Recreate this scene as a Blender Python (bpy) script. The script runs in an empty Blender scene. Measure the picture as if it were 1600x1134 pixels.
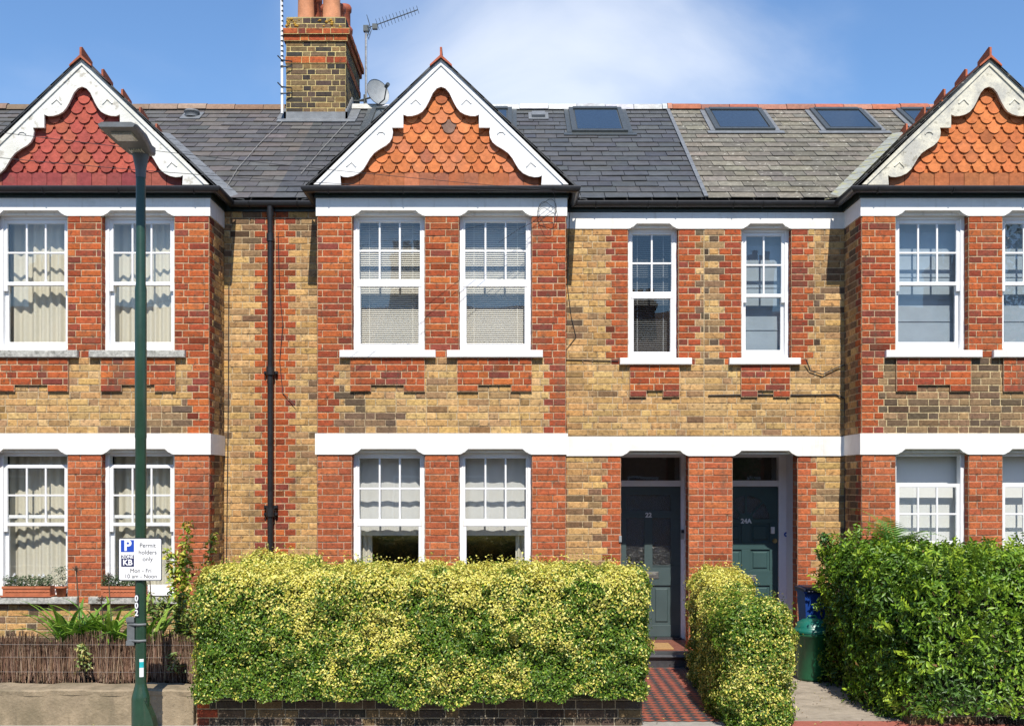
import bpy, math, random
import numpy as np
from mathutils import Vector, Matrix
random.seed(7); rng = np.random.default_rng(7)
R = math.radians
SC = bpy.context.scene; COL = SC.collection
# ------------------------------------------------------------------ camera, sky, sun
CAMZ = 2.2; FPX = 1750.0
cam = bpy.data.cameras.new('camera'); co = bpy.data.objects.new('camera', cam); COL.objects.link(co)
co.location = (0, -14, CAMZ); co.rotation_euler = (R(90), 0, 0)
cam.sensor_width = 36; cam.lens = FPX/1600*36; cam.shift_y = (758-567)/1600.0; cam.clip_end = 2000
SC.camera = co
SUN_EL = 50.0; SUN_AZ = 4.5      # azimuth: degrees to the right behind the camera
w = bpy.data.worlds.new("World"); SC.world = w; w.use_nodes = True
nt = w.node_tree; nt.nodes.clear()
def N(nt, t, **k):
    n = nt.nodes.new(t)
    for a, b in k.items():
        if a.startswith('i_'): n.inputs[a[2:].replace('_', ' ')].default_value = b
        else: setattr(n, a, b)
    return n
def L(nt, a, b): nt.links.new(a, b)
sky = N(nt, 'ShaderNodeTexSky', sky_type='NISHITA'); sky.sun_disc = False
sky.sun_elevation = R(SUN_EL); sky.sun_rotation = R(180-SUN_AZ); sky.air_density = 1.15; sky.dust_density = 0.15; sky.ozone_density = 3.0
bg = N(nt, 'ShaderNodeBackground'); bg.inputs['Strength'].default_value = 0.108
wo = N(nt, 'ShaderNodeOutputWorld')
tc = N(nt, 'ShaderNodeTexCoord')
mp = N(nt, 'ShaderNodeMapping'); mp.inputs['Scale'].default_value = (1.5, 1.5, 2.6); mp.inputs['Rotation'].default_value = (0, R(18), 0)
nz = N(nt, 'ShaderNodeTexNoise'); nz.inputs['Scale'].default_value = 2.7; nz.inputs['Detail'].default_value = 9; nz.inputs['Roughness'].default_value = 0.5
nz.inputs['Distortion'].default_value = 0.5
L(nt, tc.outputs['Generated'], mp.inputs[0]); L(nt, mp.outputs[0], nz.inputs['Vector'])
# one broad bank of thin cloud over the ridge (a direction in the sky)
dist = N(nt, 'ShaderNodeVectorMath', operation='DISTANCE'); dist.inputs[1].default_value = Vector((0.03, 1, 0.375)).normalized()
mp2 = N(nt, 'ShaderNodeVectorMath', operation='MULTIPLY'); mp2.inputs[1].default_value = (1, 1, 1)
L(nt, tc.outputs['Generated'], dist.inputs[0])
fall = N(nt, 'ShaderNodeMapRange', interpolation_type='SMOOTHSTEP'); fall.inputs['From Min'].default_value = 0.36; fall.inputs['From Max'].default_value = 0.0
fall.inputs['To Min'].default_value = 0.0; fall.inputs['To Max'].default_value = 0.52
L(nt, dist.outputs['Value'], fall.inputs['Value'])
add = N(nt, 'ShaderNodeMath', operation='ADD'); L(nt, nz.outputs['Fac'], add.inputs[0]); L(nt, fall.outputs[0], add.inputs[1])
cl = N(nt, 'ShaderNodeMapRange', interpolation_type='SMOOTHSTEP'); cl.inputs['From Min'].default_value = 0.55; cl.inputs['From Max'].default_value = 1.22
cl.inputs['To Max'].default_value = 0.72
L(nt, add.outputs[0], cl.inputs['Value'])
mx = N(nt, 'ShaderNodeMix', data_type='RGBA'); mx.inputs['B'].default_value = (7.6, 7.9, 8.4, 1)
tint = N(nt, 'ShaderNodeMix', data_type='RGBA', blend_type='MULTIPLY'); tint.inputs['Factor'].default_value = 1.0; tint.inputs['B'].default_value = (0.80, 0.97, 1.15, 1)
L(nt, sky.outputs[0], tint.inputs['A'])
L(nt, cl.outputs[0], mx.inputs['Factor']); L(nt, tint.outputs['Result'], mx.inputs['A'])
L(nt, mx.outputs['Result'], bg.inputs['Color']); L(nt, bg.outputs[0], wo.inputs['Surface'])
sl = bpy.data.lights.new('sun', 'SUN'); sl.energy = 4.6; sl.angle = R(0.5); sl.color = (1.0, 0.94, 0.84)
so = bpy.data.objects.new('sun', sl); COL.objects.link(so)
sd = Vector((math.sin(R(SUN_AZ))*math.cos(R(SUN_EL)), -math.cos(R(SUN_AZ))*math.cos(R(SUN_EL)), math.sin(R(SUN_EL))))
so.rotation_euler = sd.to_track_quat('Z', 'Y').to_euler(); so.location = (4, -30, 40)
SC.view_settings.view_transform = 'Standard'; SC.view_settings.look = 'None'; SC.view_settings.gamma = 1; SC.view_settings.exposure = 0.42
SC.cycles.max_bounces = 8; SC.cycles.transparent_max_bounces = 12

# ------------------------------------------------------------------ materials
def mat(name, col=(0.5,0.5,0.5), rough=0.6, attr=False, nscale=20, nlo=0.8, nhi=1.15, bump=0.0, bscale=60, metal=0.0,
        stain=None, spots=None, spec=0.5, coat=0.0, trans=None, vscale=None):
    m = bpy.data.materials.new(name); m.use_nodes = True; t = m.node_tree; b = t.nodes['Principled BSDF']
    b.inputs['Roughness'].default_value = rough; b.inputs['Metallic'].default_value = metal
    b.inputs['Specular IOR Level'].default_value = spec; b.inputs['Coat Weight'].default_value = coat
    tcn = N(t, 'ShaderNodeTexCoord')
    if attr:
        a = N(t, 'ShaderNodeAttribute', attribute_name='Col'); src = a.outputs['Color']
    else:
        a = N(t, 'ShaderNodeRGB'); a.outputs[0].default_value = (*col, 1); src = a.outputs[0]
    vec = tcn.outputs['Object']
    if vscale:
        mpn = N(t, 'ShaderNodeMapping'); mpn.inputs['Scale'].default_value = vscale; L(t, vec, mpn.inputs[0]); vec = mpn.outputs[0]
    n = N(t, 'ShaderNodeTexNoise'); n.inputs['Scale'].default_value = nscale; n.inputs['Detail'].default_value = 6; n.inputs['Roughness'].default_value = 0.65
    L(t, vec, n.inputs['Vector'])
    mr = N(t, 'ShaderNodeMapRange'); mr.inputs['From Min'].default_value = 0.3; mr.inputs['From Max'].default_value = 0.7
    mr.inputs['To Min'].default_value = nlo; mr.inputs['To Max'].default_value = nhi; L(t, n.outputs['Fac'], mr.inputs['Value'])
    mu = N(t, 'ShaderNodeVectorMath', operation='SCALE'); L(t, src, mu.inputs[0]); L(t, mr.outputs[0], mu.inputs['Scale']); out = mu.outputs[0]
    for s in ([stain] if stain else []) + ([spots] if spots else []):
        sc_, lo, hi, c, amt = s
        n2 = N(t, 'ShaderNodeTexNoise'); n2.inputs['Scale'].default_value = sc_; n2.inputs['Detail'].default_value = 8; n2.inputs['Roughness'].default_value = 0.7
        L(t, tcn.outputs['Object'], n2.inputs['Vector'])
        r2 = N(t, 'ShaderNodeMapRange'); r2.inputs['From Min'].default_value = lo; r2.inputs['From Max'].default_value = hi; r2.inputs['To Max'].default_value = amt
        L(t, n2.outputs['Fac'], r2.inputs['Value'])
        mm = N(t, 'ShaderNodeMix', data_type='RGBA'); mm.inputs['B'].default_value = (*c, 1)
        L(t, r2.outputs[0], mm.inputs['Factor']); L(t, out, mm.inputs['A']); out = mm.outputs['Result']
    L(t, out, b.inputs['Base Color'])
    if bump:
        n3 = N(t, 'ShaderNodeTexNoise'); n3.inputs['Scale'].default_value = bscale; n3.inputs['Detail'].default_value = 5
        L(t, tcn.outputs['Object'], n3.inputs['Vector'])
        bp = N(t, 'ShaderNodeBump'); bp.inputs['Strength'].default_value = bump; bp.inputs['Distance'].default_value = 0.01
        L(t, n3.outputs['Fac'], bp.inputs['Height']); L(t, bp.outputs[0], b.inputs['Normal'])
    if trans:
        tr = N(t, 'ShaderNodeBsdfTranslucent'); mixs = N(t, 'ShaderNodeMixShader'); mixs.inputs[0].default_value = trans
        L(t, out, tr.inputs['Color']); L(t, b.outputs[0], mixs.inputs[1]); L(t, tr.outputs[0], mixs.inputs[2])
        L(t, mixs.outputs[0], t.nodes['Material Output'].inputs['Surface'])
    return m
def glass_mat(name, refl=0.13, tint=(0.985, 0.99, 0.985), rough=0.0, bump=0):
    m = bpy.data.materials.new(name); m.use_nodes = True; t = m.node_tree; t.nodes.clear()
    o = N(t, 'ShaderNodeOutputMaterial'); g = N(t, 'ShaderNodeBsdfGlossy'); g.inputs['Roughness'].default_value = rough
    tr = N(t, 'ShaderNodeBsdfTransparent'); tr.inputs['Color'].default_value = (*tint, 1)
    f = N(t, 'ShaderNodeFresnel'); f.inputs['IOR'].default_value = 1.5
    a = N(t, 'ShaderNodeMath', operation='ADD'); a.inputs[1].default_value = refl; L(t, f.outputs[0], a.inputs[0])
    gm = N(t, 'ShaderNodeNewGeometry'); inv = N(t, 'ShaderNodeMath', operation='SUBTRACT'); inv.inputs[0].default_value = 1; L(t, gm.outputs['Backfacing'], inv.inputs[1])
    pr = N(t, 'ShaderNodeMath', operation='MULTIPLY'); L(t, a.outputs[0], pr.inputs[0]); L(t, inv.outputs[0], pr.inputs[1])
    mi = N(t, 'ShaderNodeMixShader'); L(t, pr.outputs[0], mi.inputs[0]); L(t, tr.outputs[0], mi.inputs[1]); L(t, g.outputs[0], mi.inputs[2])
    L(t, mi.outputs[0], o.inputs['Surface'])
    tcn = N(t, 'ShaderNodeTexCoord'); n = N(t, 'ShaderNodeTexNoise'); n.inputs['Scale'].default_value = 1.3 if not bump else 60
    L(t, tcn.outputs['Object'], n.inputs['Vector']); bp = N(t, 'ShaderNodeBump'); bp.inputs['Strength'].default_value = 0.06 if not bump else bump; bp.inputs['Distance'].default_value = 0.02 if not bump else 0.01
    L(t, n.outputs['Fac'], bp.inputs['Height']); L(t, bp.outputs[0], g.inputs['Normal'])
    return m
M = {}
M['brick'] = mat('brickwork', attr=True, rough=0.9, nscale=22, nlo=0.68, nhi=1.22, bump=0.7, bscale=55, spec=0.2, stain=(0.9, 0.52, 0.78, (0.10, 0.065, 0.04), 0.45), spots=(19, 0.53, 0.66, (0.085, 0.055, 0.035), 0.75))
M['slate'] = mat('slate', attr=True, rough=0.55, nscale=9, nlo=0.78, nhi=1.2, bump=0.35, bscale=30, stain=(1.1, 0.5, 0.75, (0.10, 0.09, 0.07), 0.4))
M['lichen_slate'] = mat('lichen slate', attr=True, rough=0.85, nscale=14, nlo=0.7, nhi=1.3, bump=0.5, bscale=30, stain=(1.6, 0.5, 0.7, (0.085, 0.08, 0.06), 0.6), spots=(15, 0.60, 0.64, (0.50, 0.48, 0.40), 0.85))
M['tile'] = mat('clay tile', attr=True, rough=0.8, nscale=16, nlo=0.75, nhi=1.18, bump=0.35, bscale=50, spec=0.25, stain=(3.5, 0.56, 0.75, (0.16, 0.09, 0.06), 0.5), spots=(30, 0.66, 0.70, (0.50, 0.38, 0.28), 0.5))
M['white'] = mat('white masonry paint', (0.80, 0.78, 0.745), 0.6, nscale=6, nlo=0.94, nhi=1.03, bump=0.25, bscale=18, stain=(3.2, 0.54, 0.74, (0.50, 0.46, 0.39), 0.4), spots=(22, 0.68, 0.72, (0.35, 0.30, 0.22), 0.45))
M['pvc'] = mat('white window paint', (0.82, 0.82, 0.82), 0.3, nscale=5, nlo=0.97, nhi=1.02)
M['board'] = mat('clean white board paint', (0.80, 0.79, 0.77), 0.5, nscale=8, nlo=0.95, nhi=1.03, bump=0.05)
M['board_flaky'] = mat('flaky white board paint', (0.70, 0.69, 0.64), 0.7, nscale=10, nlo=0.9, nhi=1.05, bump=0.3, bscale=30, stain=(9, 0.56, 0.62, (0.30, 0.26, 0.19), 0.6), spots=(2.5, 0.5, 0.7, (0.5, 0.49, 0.40), 0.6))
M['board_cream'] = mat('weathered cream board paint', (0.66, 0.62, 0.50), 0.75, nscale=8, nlo=0.85, nhi=1.08, bump=0.3, bscale=30, stain=(3.4, 0.46, 0.58, (0.40, 0.39, 0.35), 0.85), spots=(14, 0.57, 0.66, (0.20, 0.18, 0.13), 0.6))
M['stone'] = mat('weathered stone sill', (0.42, 0.41, 0.37), 0.85, nscale=30, nlo=0.5, nhi=1.35, bump=0.4, bscale=70, stain=(14, 0.5, 0.65, (0.12, 0.12, 0.10), 0.6))
M['black'] = mat('black gutter plastic', (0.018, 0.018, 0.02), 0.35, nscale=12, nlo=0.8, nhi=1.4)
M['fascia'] = mat('dark green black fascia paint', (0.012, 0.022, 0.018), 0.4, nscale=30, nlo=0.6, nhi=1.6, bump=0.2, stain=(20, 0.62, 0.7, (0.10, 0.09, 0.07), 0.5))
M['lead'] = mat('lead flashing', (0.17, 0.18, 0.19), 0.6, nscale=9, nlo=0.75, nhi=1.2, bump=0.2, bscale=15, metal=0.1)
M['leadmoss'] = mat('mossy lead valley', (0.27, 0.28, 0.25), 0.7, nscale=9, nlo=0.75, nhi=1.2, bump=0.3, bscale=15, stain=(10, 0.5, 0.6, (0.32, 0.30, 0.10), 0.7))
M['curtain'] = mat('cream curtain cloth', (0.74, 0.70, 0.58), 0.9, nscale=90, nlo=0.95, nhi=1.04, spec=0.1, trans=0.2)
M['sheer'] = mat('white half blind cloth', (0.72, 0.72, 0.70), 0.9, nscale=140, nlo=0.9, nhi=1.05, spec=0.1, trans=0.2)
M['slat'] = mat('cream blind slat', (0.80, 0.77, 0.70), 0.5, nscale=3, nlo=0.97, nhi=1.03)
M['slatw'] = mat('white blind slat', (0.5, 0.52, 0.54), 0.5, nscale=3, nlo=0.97, nhi=1.03)
M['roller'] = mat('pale roller blind cloth', (0.30, 0.36, 0.42), 0.8, nscale=4, nlo=0.9, nhi=1.08, spec=0.1)
M['rollerw'] = mat('white roller blind cloth', (0.66, 0.67, 0.66), 0.8, nscale=3, nlo=0.97, nhi=1.03, spec=0.1)
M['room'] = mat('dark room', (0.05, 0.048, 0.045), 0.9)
M['glass'] = glass_mat('window glass', 0.07)
M['obsglass'] = glass_mat('obscured glass', 0.08, (0.35, 0.42, 0.40), 0.28, bump=1.0)
M['skyglass'] = mat('roof window glass', (0.03, 0.045, 0.06), 0.06, spec=0.9, coat=0.5)
M['alu'] = mat('dark grey aluminium', (0.09, 0.10, 0.10), 0.4, metal=0.3)
M['teal'] = mat('dark teal door paint', (0.036, 0.078, 0.080), 0.42, nscale=4, nlo=0.9, nhi=1.1, coat=0.15)
M['greydoor'] = mat('dark blue grey door paint', (0.056, 0.084, 0.088), 0.42, nscale=4, nlo=0.9, nhi=1.1, coat=0.15)
M['porch'] = mat('lilac white porch paint', (0.84, 0.83, 0.86), 0.6, nscale=5, nlo=0.95, nhi=1.03)
M['steel'] = mat('brushed steel', (0.55, 0.55, 0.54), 0.3, metal=0.9)
M['brass'] = mat('brass', (0.6, 0.45, 0.2), 0.3, metal=0.9)
M['chrome'] = mat('galvanised pole', (0.45, 0.46, 0.47), 0.4, metal=0.5, nscale=30, nlo=0.6, nhi=1.2)
M['dish'] = mat('grey dish paint', (0.27, 0.285, 0.29), 0.5, nscale=14, nlo=0.85, nhi=1.1)
M['cable'] = mat('black cable', (0.025, 0.025, 0.028), 0.6)
M['cablew'] = mat('pale cable', (0.26, 0.25, 0.23), 0.6)
M['lampgreen'] = mat('dark green lamp paint', (0.016, 0.048, 0.027), 0.36, nscale=12, nlo=0.85, nhi=1.2, coat=0.2, bump=0.05)
M['lampgrey'] = mat('grey lamp casing', (0.12, 0.13, 0.135), 0.5, nscale=14, nlo=0.8, nhi=1.15, stain=(12, .5, .7, (.08, .08, .07), .5))
M['lens'] = mat('lamp lens', (0.55, 0.54, 0.45), 0.25, nscale=60, nlo=0.7, nhi=1.2)
M['signwhite'] = mat('sign white', (0.80, 0.80, 0.80), 0.35, nlo=0.98, nhi=1.01)
M['ink'] = mat('sign black ink', (0.012, 0.014, 0.025), 0.4, nlo=0.98, nhi=1.01)
M['blue'] = mat('sign blue', (0.02, 0.07, 0.42), 0.35, nlo=0.98, nhi=1.01)
M['navy'] = mat('sign navy', (0.012, 0.016, 0.08), 0.35, nlo=0.98, nhi=1.01)
M['cyan'] = mat('sticker turquoise', (0.02, 0.42, 0.45), 0.35)
M['concrete'] = mat('rendered concrete wall', (0.31, 0.245, 0.165), 0.9, nscale=7, nlo=0.75, nhi=1.15, bump=0.8, bscale=45, spec=0.2, stain=(2.6, 0.46, 0.64, (0.17, 0.14, 0.09), 0.8), spots=(30, 0.60, 0.67, (0.13, 0.11, 0.08), 0.6))
M['paving'] = mat('grey paving', (0.33, 0.31, 0.28), 0.9, nscale=10, nlo=0.8, nhi=1.15, bump=0.4, spec=0.2)
M['cpath'] = mat('worn concrete path', (0.36, 0.31, 0.25), 0.9, nscale=5, nlo=0.75, nhi=1.15, bump=0.5, spec=0.2, stain=(4, 0.5, 0.7, (0.13, 0.11, 0.08), 0.6))
M['redpave'] = mat('red paving', (0.33, 0.10, 0.07), 0.9, nscale=20, nlo=0.8, nhi=1.15, bump=0.3)
M['asphalt'] = mat('asphalt', (0.10, 0.098, 0.095), 0.9, nscale=50, nlo=0.8, nhi=1.2, bump=0.4)
M['soil'] = mat('garden soil', (0.06, 0.042, 0.028), 0.95, nscale=14, nlo=0.5, nhi=1.5, bump=0.8, bscale=30)
M['check'] = mat('chequer tile', attr=True, rough=0.6, nscale=12, nlo=0.8, nhi=1.15, stain=(5, 0.55, 0.8, (0.2, 0.16, 0.13), 0.4))
M['stepblack'] = mat('black step stone', (0.045, 0.045, 0.05), 0.4, nscale=20, nlo=0.8, nhi=1.3)
M['darktile'] = mat('old red floor tile', (0.20, 0.075, 0.05), 0.6, nscale=20, nlo=.6, nhi=1.3)
M['coir'] = mat('coir mat', (0.42, 0.25, 0.10), 0.95, nscale=150, nlo=0.6, nhi=1.3, bump=0.8, bscale=200)
M['leaf'] = mat('leaf', attr=True, rough=0.42, nscale=30, nlo=0.9, nhi=1.1, trans=0.25, spec=0.5)
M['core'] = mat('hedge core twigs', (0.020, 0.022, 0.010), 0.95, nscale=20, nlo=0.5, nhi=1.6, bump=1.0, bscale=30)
M['bark'] = mat('bark', (0.10, 0.075, 0.05), 0.9, nscale=30, nlo=0.6, nhi=1.3, bump=0.6, vscale=(1, 1, 0.2))
M['twig'] = mat('brushwood twigs', attr=True, rough=0.9, nscale=30, nlo=0.7, nhi=1.2, spec=0.2)
M['terra'] = mat('terracotta', (0.42, 0.13, 0.055), 0.75, nscale=12, nlo=0.8, nhi=1.15, bump=0.15)
M['pot_pale'] = mat('pale clay chimney pot', (0.50, 0.21, 0.10), 0.8, nscale=8, nlo=0.75, nhi=1.15, bump=0.2)
M['pot_red'] = mat('red clay chimney pot', (0.33, 0.08, 0.035), 0.7, nscale=8, nlo=0.75, nhi=1.15, bump=0.2)
M['bingreen'] = mat('green bin plastic', (0.008, 0.10, 0.045), 0.4, nscale=8, nlo=0.85, nhi=1.15)
M['lidgreen'] = mat('teal bin lid plastic', (0.008, 0.12, 0.09), 0.35, nscale=8, nlo=0.85, nhi=1.15)
M['binblue'] = mat('blue bin plastic', (0.012, 0.05, 0.24), 0.35, nscale=8, nlo=0.85, nhi=1.15)
M['bindark'] = mat('navy bin lid plastic', (0.02, 0.025, 0.05), 0.4)
M['oppwall'] = mat('opposite brick', (0.30, 0.16, 0.09), 0.9, nscale=14, nlo=0.7, nhi=1.2)
M['opproof'] = mat('opposite roof tiles', (0.20, 0.10, 0.06), 0.85, nscale=9, nlo=0.7, nhi=1.2, vscale=(0.3, 1, 6))

def streaks(name, c, lo=.56, hi=.7, amt=.45, sc=(9, 9, .9)):
    m = M[name]; t = m.node_tree; b = t.nodes['Principled BSDF']; src = b.inputs['Base Color'].links[0].from_socket
    tcn = N(t, 'ShaderNodeTexCoord'); mpn = N(t, 'ShaderNodeMapping'); mpn.inputs['Scale'].default_value = sc; L(t, tcn.outputs['Object'], mpn.inputs[0])
    n = N(t, 'ShaderNodeTexNoise'); n.inputs['Scale'].default_value = 1.6; n.inputs['Detail'].default_value = 7; n.inputs['Roughness'].default_value = .6; L(t, mpn.outputs[0], n.inputs['Vector'])
    r2 = N(t, 'ShaderNodeMapRange'); r2.inputs['From Min'].default_value = lo; r2.inputs['From Max'].default_value = hi; r2.inputs['To Max'].default_value = amt; L(t, n.outputs['Fac'], r2.inputs['Value'])
    mm = N(t, 'ShaderNodeMix', data_type='RGBA'); mm.inputs['B'].default_value = (*c, 1); L(t, r2.outputs[0], mm.inputs['Factor']); L(t, src, mm.inputs['A']); L(t, mm.outputs['Result'], b.inputs['Base Color'])
streaks('white', (.42, .38, .31), .57, .72, .38); streaks('concrete', (.12, .10, .07), .55, .68, .5, (4, 4, .8)); streaks('brick', (.13, .09, .06), .57, .72, .5, (2.2, 2.2, .5)); streaks('board', (.45, .42, .35), .60, .74, .3, (7, 7, 1.5)); streaks('lampgreen', (.06, .07, .05), .58, .70, .5, (14, 14, 1.2)); streaks('bingreen', (.08, .12, .07), .58, .7, .4, (8, 8, 1.5))
# ------------------------------------------------------------------ mesh builder
def jit(c, a=0.1):
    k = 1+random.uniform(-a, a); return (c[0]*k, c[1]*k*(1+random.uniform(-a, a)*.3), c[2]*k*(1+random.uniform(-a, a)*.4))
class MB:
    def __init__(s, T=(1, 0)): s.v = []; s.f = []; s.c = []; s.m = []; s.sm = []; s.T = T
    def face(s, pts, col=(1, 1, 1), mi=0, smooth=False):
        n = len(s.v); sx, tx = s.T
        s.v += [(sx*p[0]+tx, p[1], p[2]) for p in pts]
        idx = list(range(n, n+len(pts)))
        if sx < 0: idx.reverse()
        s.f.append(idx); s.c.append(col); s.m.append(mi); s.sm.append(smooth)
    def grid(s, P, col=(1, 1, 1), mi=0, closeu=False, smooth=True):
        nu, nv = len(P), len(P[0]); n = len(s.v); sx, tx = s.T
        for r in P: s.v += [(sx*p[0]+tx, p[1], p[2]) for p in r]
        for i in range(nu if closeu else nu-1):
            for j in range(nv-1):
                i2 = (i+1) % nu
                idx = [n+i*nv+j, n+i2*nv+j, n+i2*nv+j+1, n+i*nv+j+1]
                if sx < 0: idx.reverse()
                s.f.append(idx); s.c.append(col); s.m.append(mi); s.sm.append(smooth)
    def box(s, x0, x1, y0, y1, z0, z1, col=(1, 1, 1), mi=0):
        a = [(x0, y0, z0), (x1, y0, z0), (x1, y1, z0), (x0, y1, z0), (x0, y0, z1), (x1, y0, z1), (x1, y1, z1), (x0, y1, z1)]
        for q in ((0, 3, 2, 1), (4, 5, 6, 7), (0, 1, 5, 4), (1, 2, 6, 5), (2, 3, 7, 6), (3, 0, 4, 7)): s.face([a[i] for i in q], col, mi)
    def bbox(s, x0, x1, y0, y1, z0, z1, b=0.004, col=(1, 1, 1), mi=0):
        # box with chamfered front (low y) edges
        s.face([(x0+b, y0, z0+b), (x1-b, y0, z0+b), (x1-b, y0, z1-b), (x0+b, y0, z1-b)], col, mi)
        F = [(x0+b, y0, z0+b), (x1-b, y0, z0+b), (x1-b, y0, z1-b), (x0+b, y0, z1-b)]
        G = [(x0, y0+b, z0), (x1, y0+b, z0), (x1, y0+b, z1), (x0, y0+b, z1)]
        H = [(x0, y1, z0), (x1, y1, z0), (x1, y1, z1), (x0, y1, z1)]
        for A, B in ((F, G), (G, H)):
            for i in range(4):
                j = (i+1) % 4; s.face([B[i], B[j], A[j], A[i]], col, mi)
        s.face([H[3], H[2], H[1], H[0]], col, mi)
    def prism(s, poly, y0, y1, col=(1, 1, 1), mi=0):      # poly [(x,z)] counter-clockwise seen from the front, y0 = front
        n = len(poly)
        s.face([(x, y0, z) for x, z in poly], col, mi); s.face([(x, y1, z) for x, z in reversed(poly)], col, mi)
        for i in range(n):
            a, b = poly[i], poly[(i+1) % n]
            s.face([(a[0], y0, a[1]), (a[0], y1, a[1]), (b[0], y1, b[1]), (b[0], y0, b[1])], col, mi)
    def tube(s, pts, r, seg=8, col=(1, 1, 1), mi=0, cap=True):
        pts = [Vector(p) for p in pts]; rs = r if isinstance(r, (list, tuple)) else [r]*len(pts); rings = []
        prev = None
        for i, p in enumerate(pts):
            d = (pts[min(i+1, len(pts)-1)]-pts[max(i-1, 0)]).normalized()
            if prev is None:
                a = Vector((0, 0, 1)) if abs(d.z) < 0.9 else Vector((1, 0, 0)); u = d.cross(a).normalized()
            else: u = (prev-d*prev.dot(d)).normalized()
            prev = u; v = d.cross(u)
            rings.append([p+(u*math.cos(2*math.pi*k/seg)+v*math.sin(2*math.pi*k/seg))*rs[i] for k in range(seg)])
        P = [[rings[i][k] for i in range(len(pts))] for k in range(seg)]
        s.grid([[tuple(q) for q in reversed(row)] for row in P], col, mi, closeu=True)
        if cap:
            s.face([tuple(q) for q in reversed(rings[0])], col, mi); s.face([tuple(q) for q in rings[-1]], col, mi)
    def lathe(s, cx, cy, prof, seg=20, col=(1, 1, 1), mi=0):   # prof [(r,z)]
        P = [[(cx+r*math.cos(2*math.pi*k/seg), cy+r*math.sin(2*math.pi*k/seg), z) for r, z in prof] for k in range(seg)]
        s.grid(P, col, mi, closeu=True)
    def sweep(s, path, prof, col=(1, 1, 1), mi=0, closed=True):   # path [(x,y)], prof [(outward, z)]; outward = right of travel
        n = len(path); rows = []
        for i, p in enumerate(path):
            p = Vector(p); d0 = (p-Vector(path[i-1])).normalized() if i > 0 else None; d1 = (Vector(path[i+1])-p).normalized() if i < n-1 else None
            if d0 is None: d0 = d1
            if d1 is None: d1 = d0
            n0 = Vector((d0.y, -d0.x)); n1 = Vector((d1.y, -d1.x)); nn = (n0+n1).normalized(); k = 1/max(0.3, nn.dot(n0))
            rows.append([(p.x+nn.x*o*k, p.y+nn.y*o*k, z) for o, z in prof])
        P = [list(r) for r in rows]
        if closed: P = [r+[r[0]] for r in P]
        s.grid(P, col, mi, smooth=False)
        if closed: s.face(rows[0][::-1], col, mi); s.face(rows[-1], col, mi)
    def build(s, name, mats, parent=None, origin=(0, 0, 0), label=None):
        me = bpy.data.meshes.new(name); ox, oy, oz = origin
        me.from_pydata([(x-ox, y-oy, z-oz) for x, y, z in s.v], [], s.f)
        for m in (mats if isinstance(mats, (list, tuple)) else [mats]): me.materials.append(M[m] if isinstance(m, str) else m)
        at = me.attributes.new('Col', 'FLOAT_VECTOR', 'FACE'); at.data.foreach_set('vector', np.array(s.c, dtype=np.float32).ravel())
        me.polygons.foreach_set('material_index', s.m); me.polygons.foreach_set('use_smooth', s.sm)
        me.update(); o = bpy.data.objects.new(name, me); COL.objects.link(o)
        if parent: o.parent = parent
        else: o.location = origin
        if label: o['label'] = label
        return o
def empty(name, loc, label, cat, group=None):
    o = bpy.data.objects.new(name, None); COL.objects.link(o); o.location = loc; o['label'] = label; o['category'] = cat
    if group: o['group'] = group
    return o
def tag(o, label, cat, group=None):
    o['label'] = label; o['category'] = cat
    if group: o['group'] = group
    return o
def struct(o): o['kind'] = 'structure'; return o
def text(name, s, size, loc, m, parent=None, origin=(0, 0, 0), depth=0.001, align='CENTER', rz=0.0, bold=0.0):
    c = bpy.data.curves.new(name, 'FONT'); c.body = s; c.size = size; c.align_x = align; c.align_y = 'CENTER'; c.extrude = depth; c.offset = bold
    t = bpy.data.objects.new(name+'_tmp', c); COL.objects.link(t)
    dg = bpy.context.evaluated_depsgraph_get(); me = bpy.data.meshes.new_from_object(t.evaluated_get(dg)); bpy.data.objects.remove(t)
    me.transform(Matrix.Translation(Vector(loc)-Vector(origin)) @ Matrix.Rotation(rz, 4, 'Z') @ Matrix.Rotation(R(90), 4, 'X'))
    me.materials.clear(); me.materials.append(M[m]); o = bpy.data.objects.new(name, me); COL.objects.link(o)
    if parent: o.parent = parent
    return o

# ------------------------------------------------------------------ bricks
RED = [(0.47, 0.115, 0.030), (0.43, 0.098, 0.028), (0.41, 0.090, 0.027), (0.50, 0.140, 0.036), (0.37, 0.078, 0.026), (0.45, 0.11, 0.032), (0.31, 0.066, 0.028), (0.25, 0.062, 0.034)]
REDG = [(0.46, 0.130, 0.046), (0.42, 0.112, 0.040), (0.49, 0.150, 0.052), (0.38, 0.10, 0.038), (0.44, 0.12, 0.044)]
YEL = [(0.48, 0.315, 0.125), (0.46, 0.29, 0.11), (0.51, 0.345, 0.145), (0.43, 0.265, 0.105), (0.47, 0.28, 0.105), (0.38, 0.24, 0.105), (0.50, 0.325, 0.13), (0.33, 0.21, 0.10)]
BRN = [(0.24, 0.15, 0.08), (0.17, 0.11, 0.065), (0.32, 0.20, 0.10), (0.12, 0.085, 0.055), (0.21, 0.125, 0.07)]
DRK = [(0.06, 0.05, 0.042), (0.10, 0.075, 0.05), (0.045, 0.04, 0.036), (0.16, 0.11, 0.06), (0.08, 0.055, 0.045)]
RED = [(a*.88, b*.86, c*1.0) for a, b, c in RED]; REDG = [(a*.95, b*.92, c) for a, b, c in REDG]; YEL = [(a*1.07, b*1.025, c*1.05) for a, b, c in YEL]
PAL = {'R': RED, 'G': REDG, 'Y': YEL, 'B': BRN, 'D': DRK, 'M': YEL+BRN}
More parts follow.
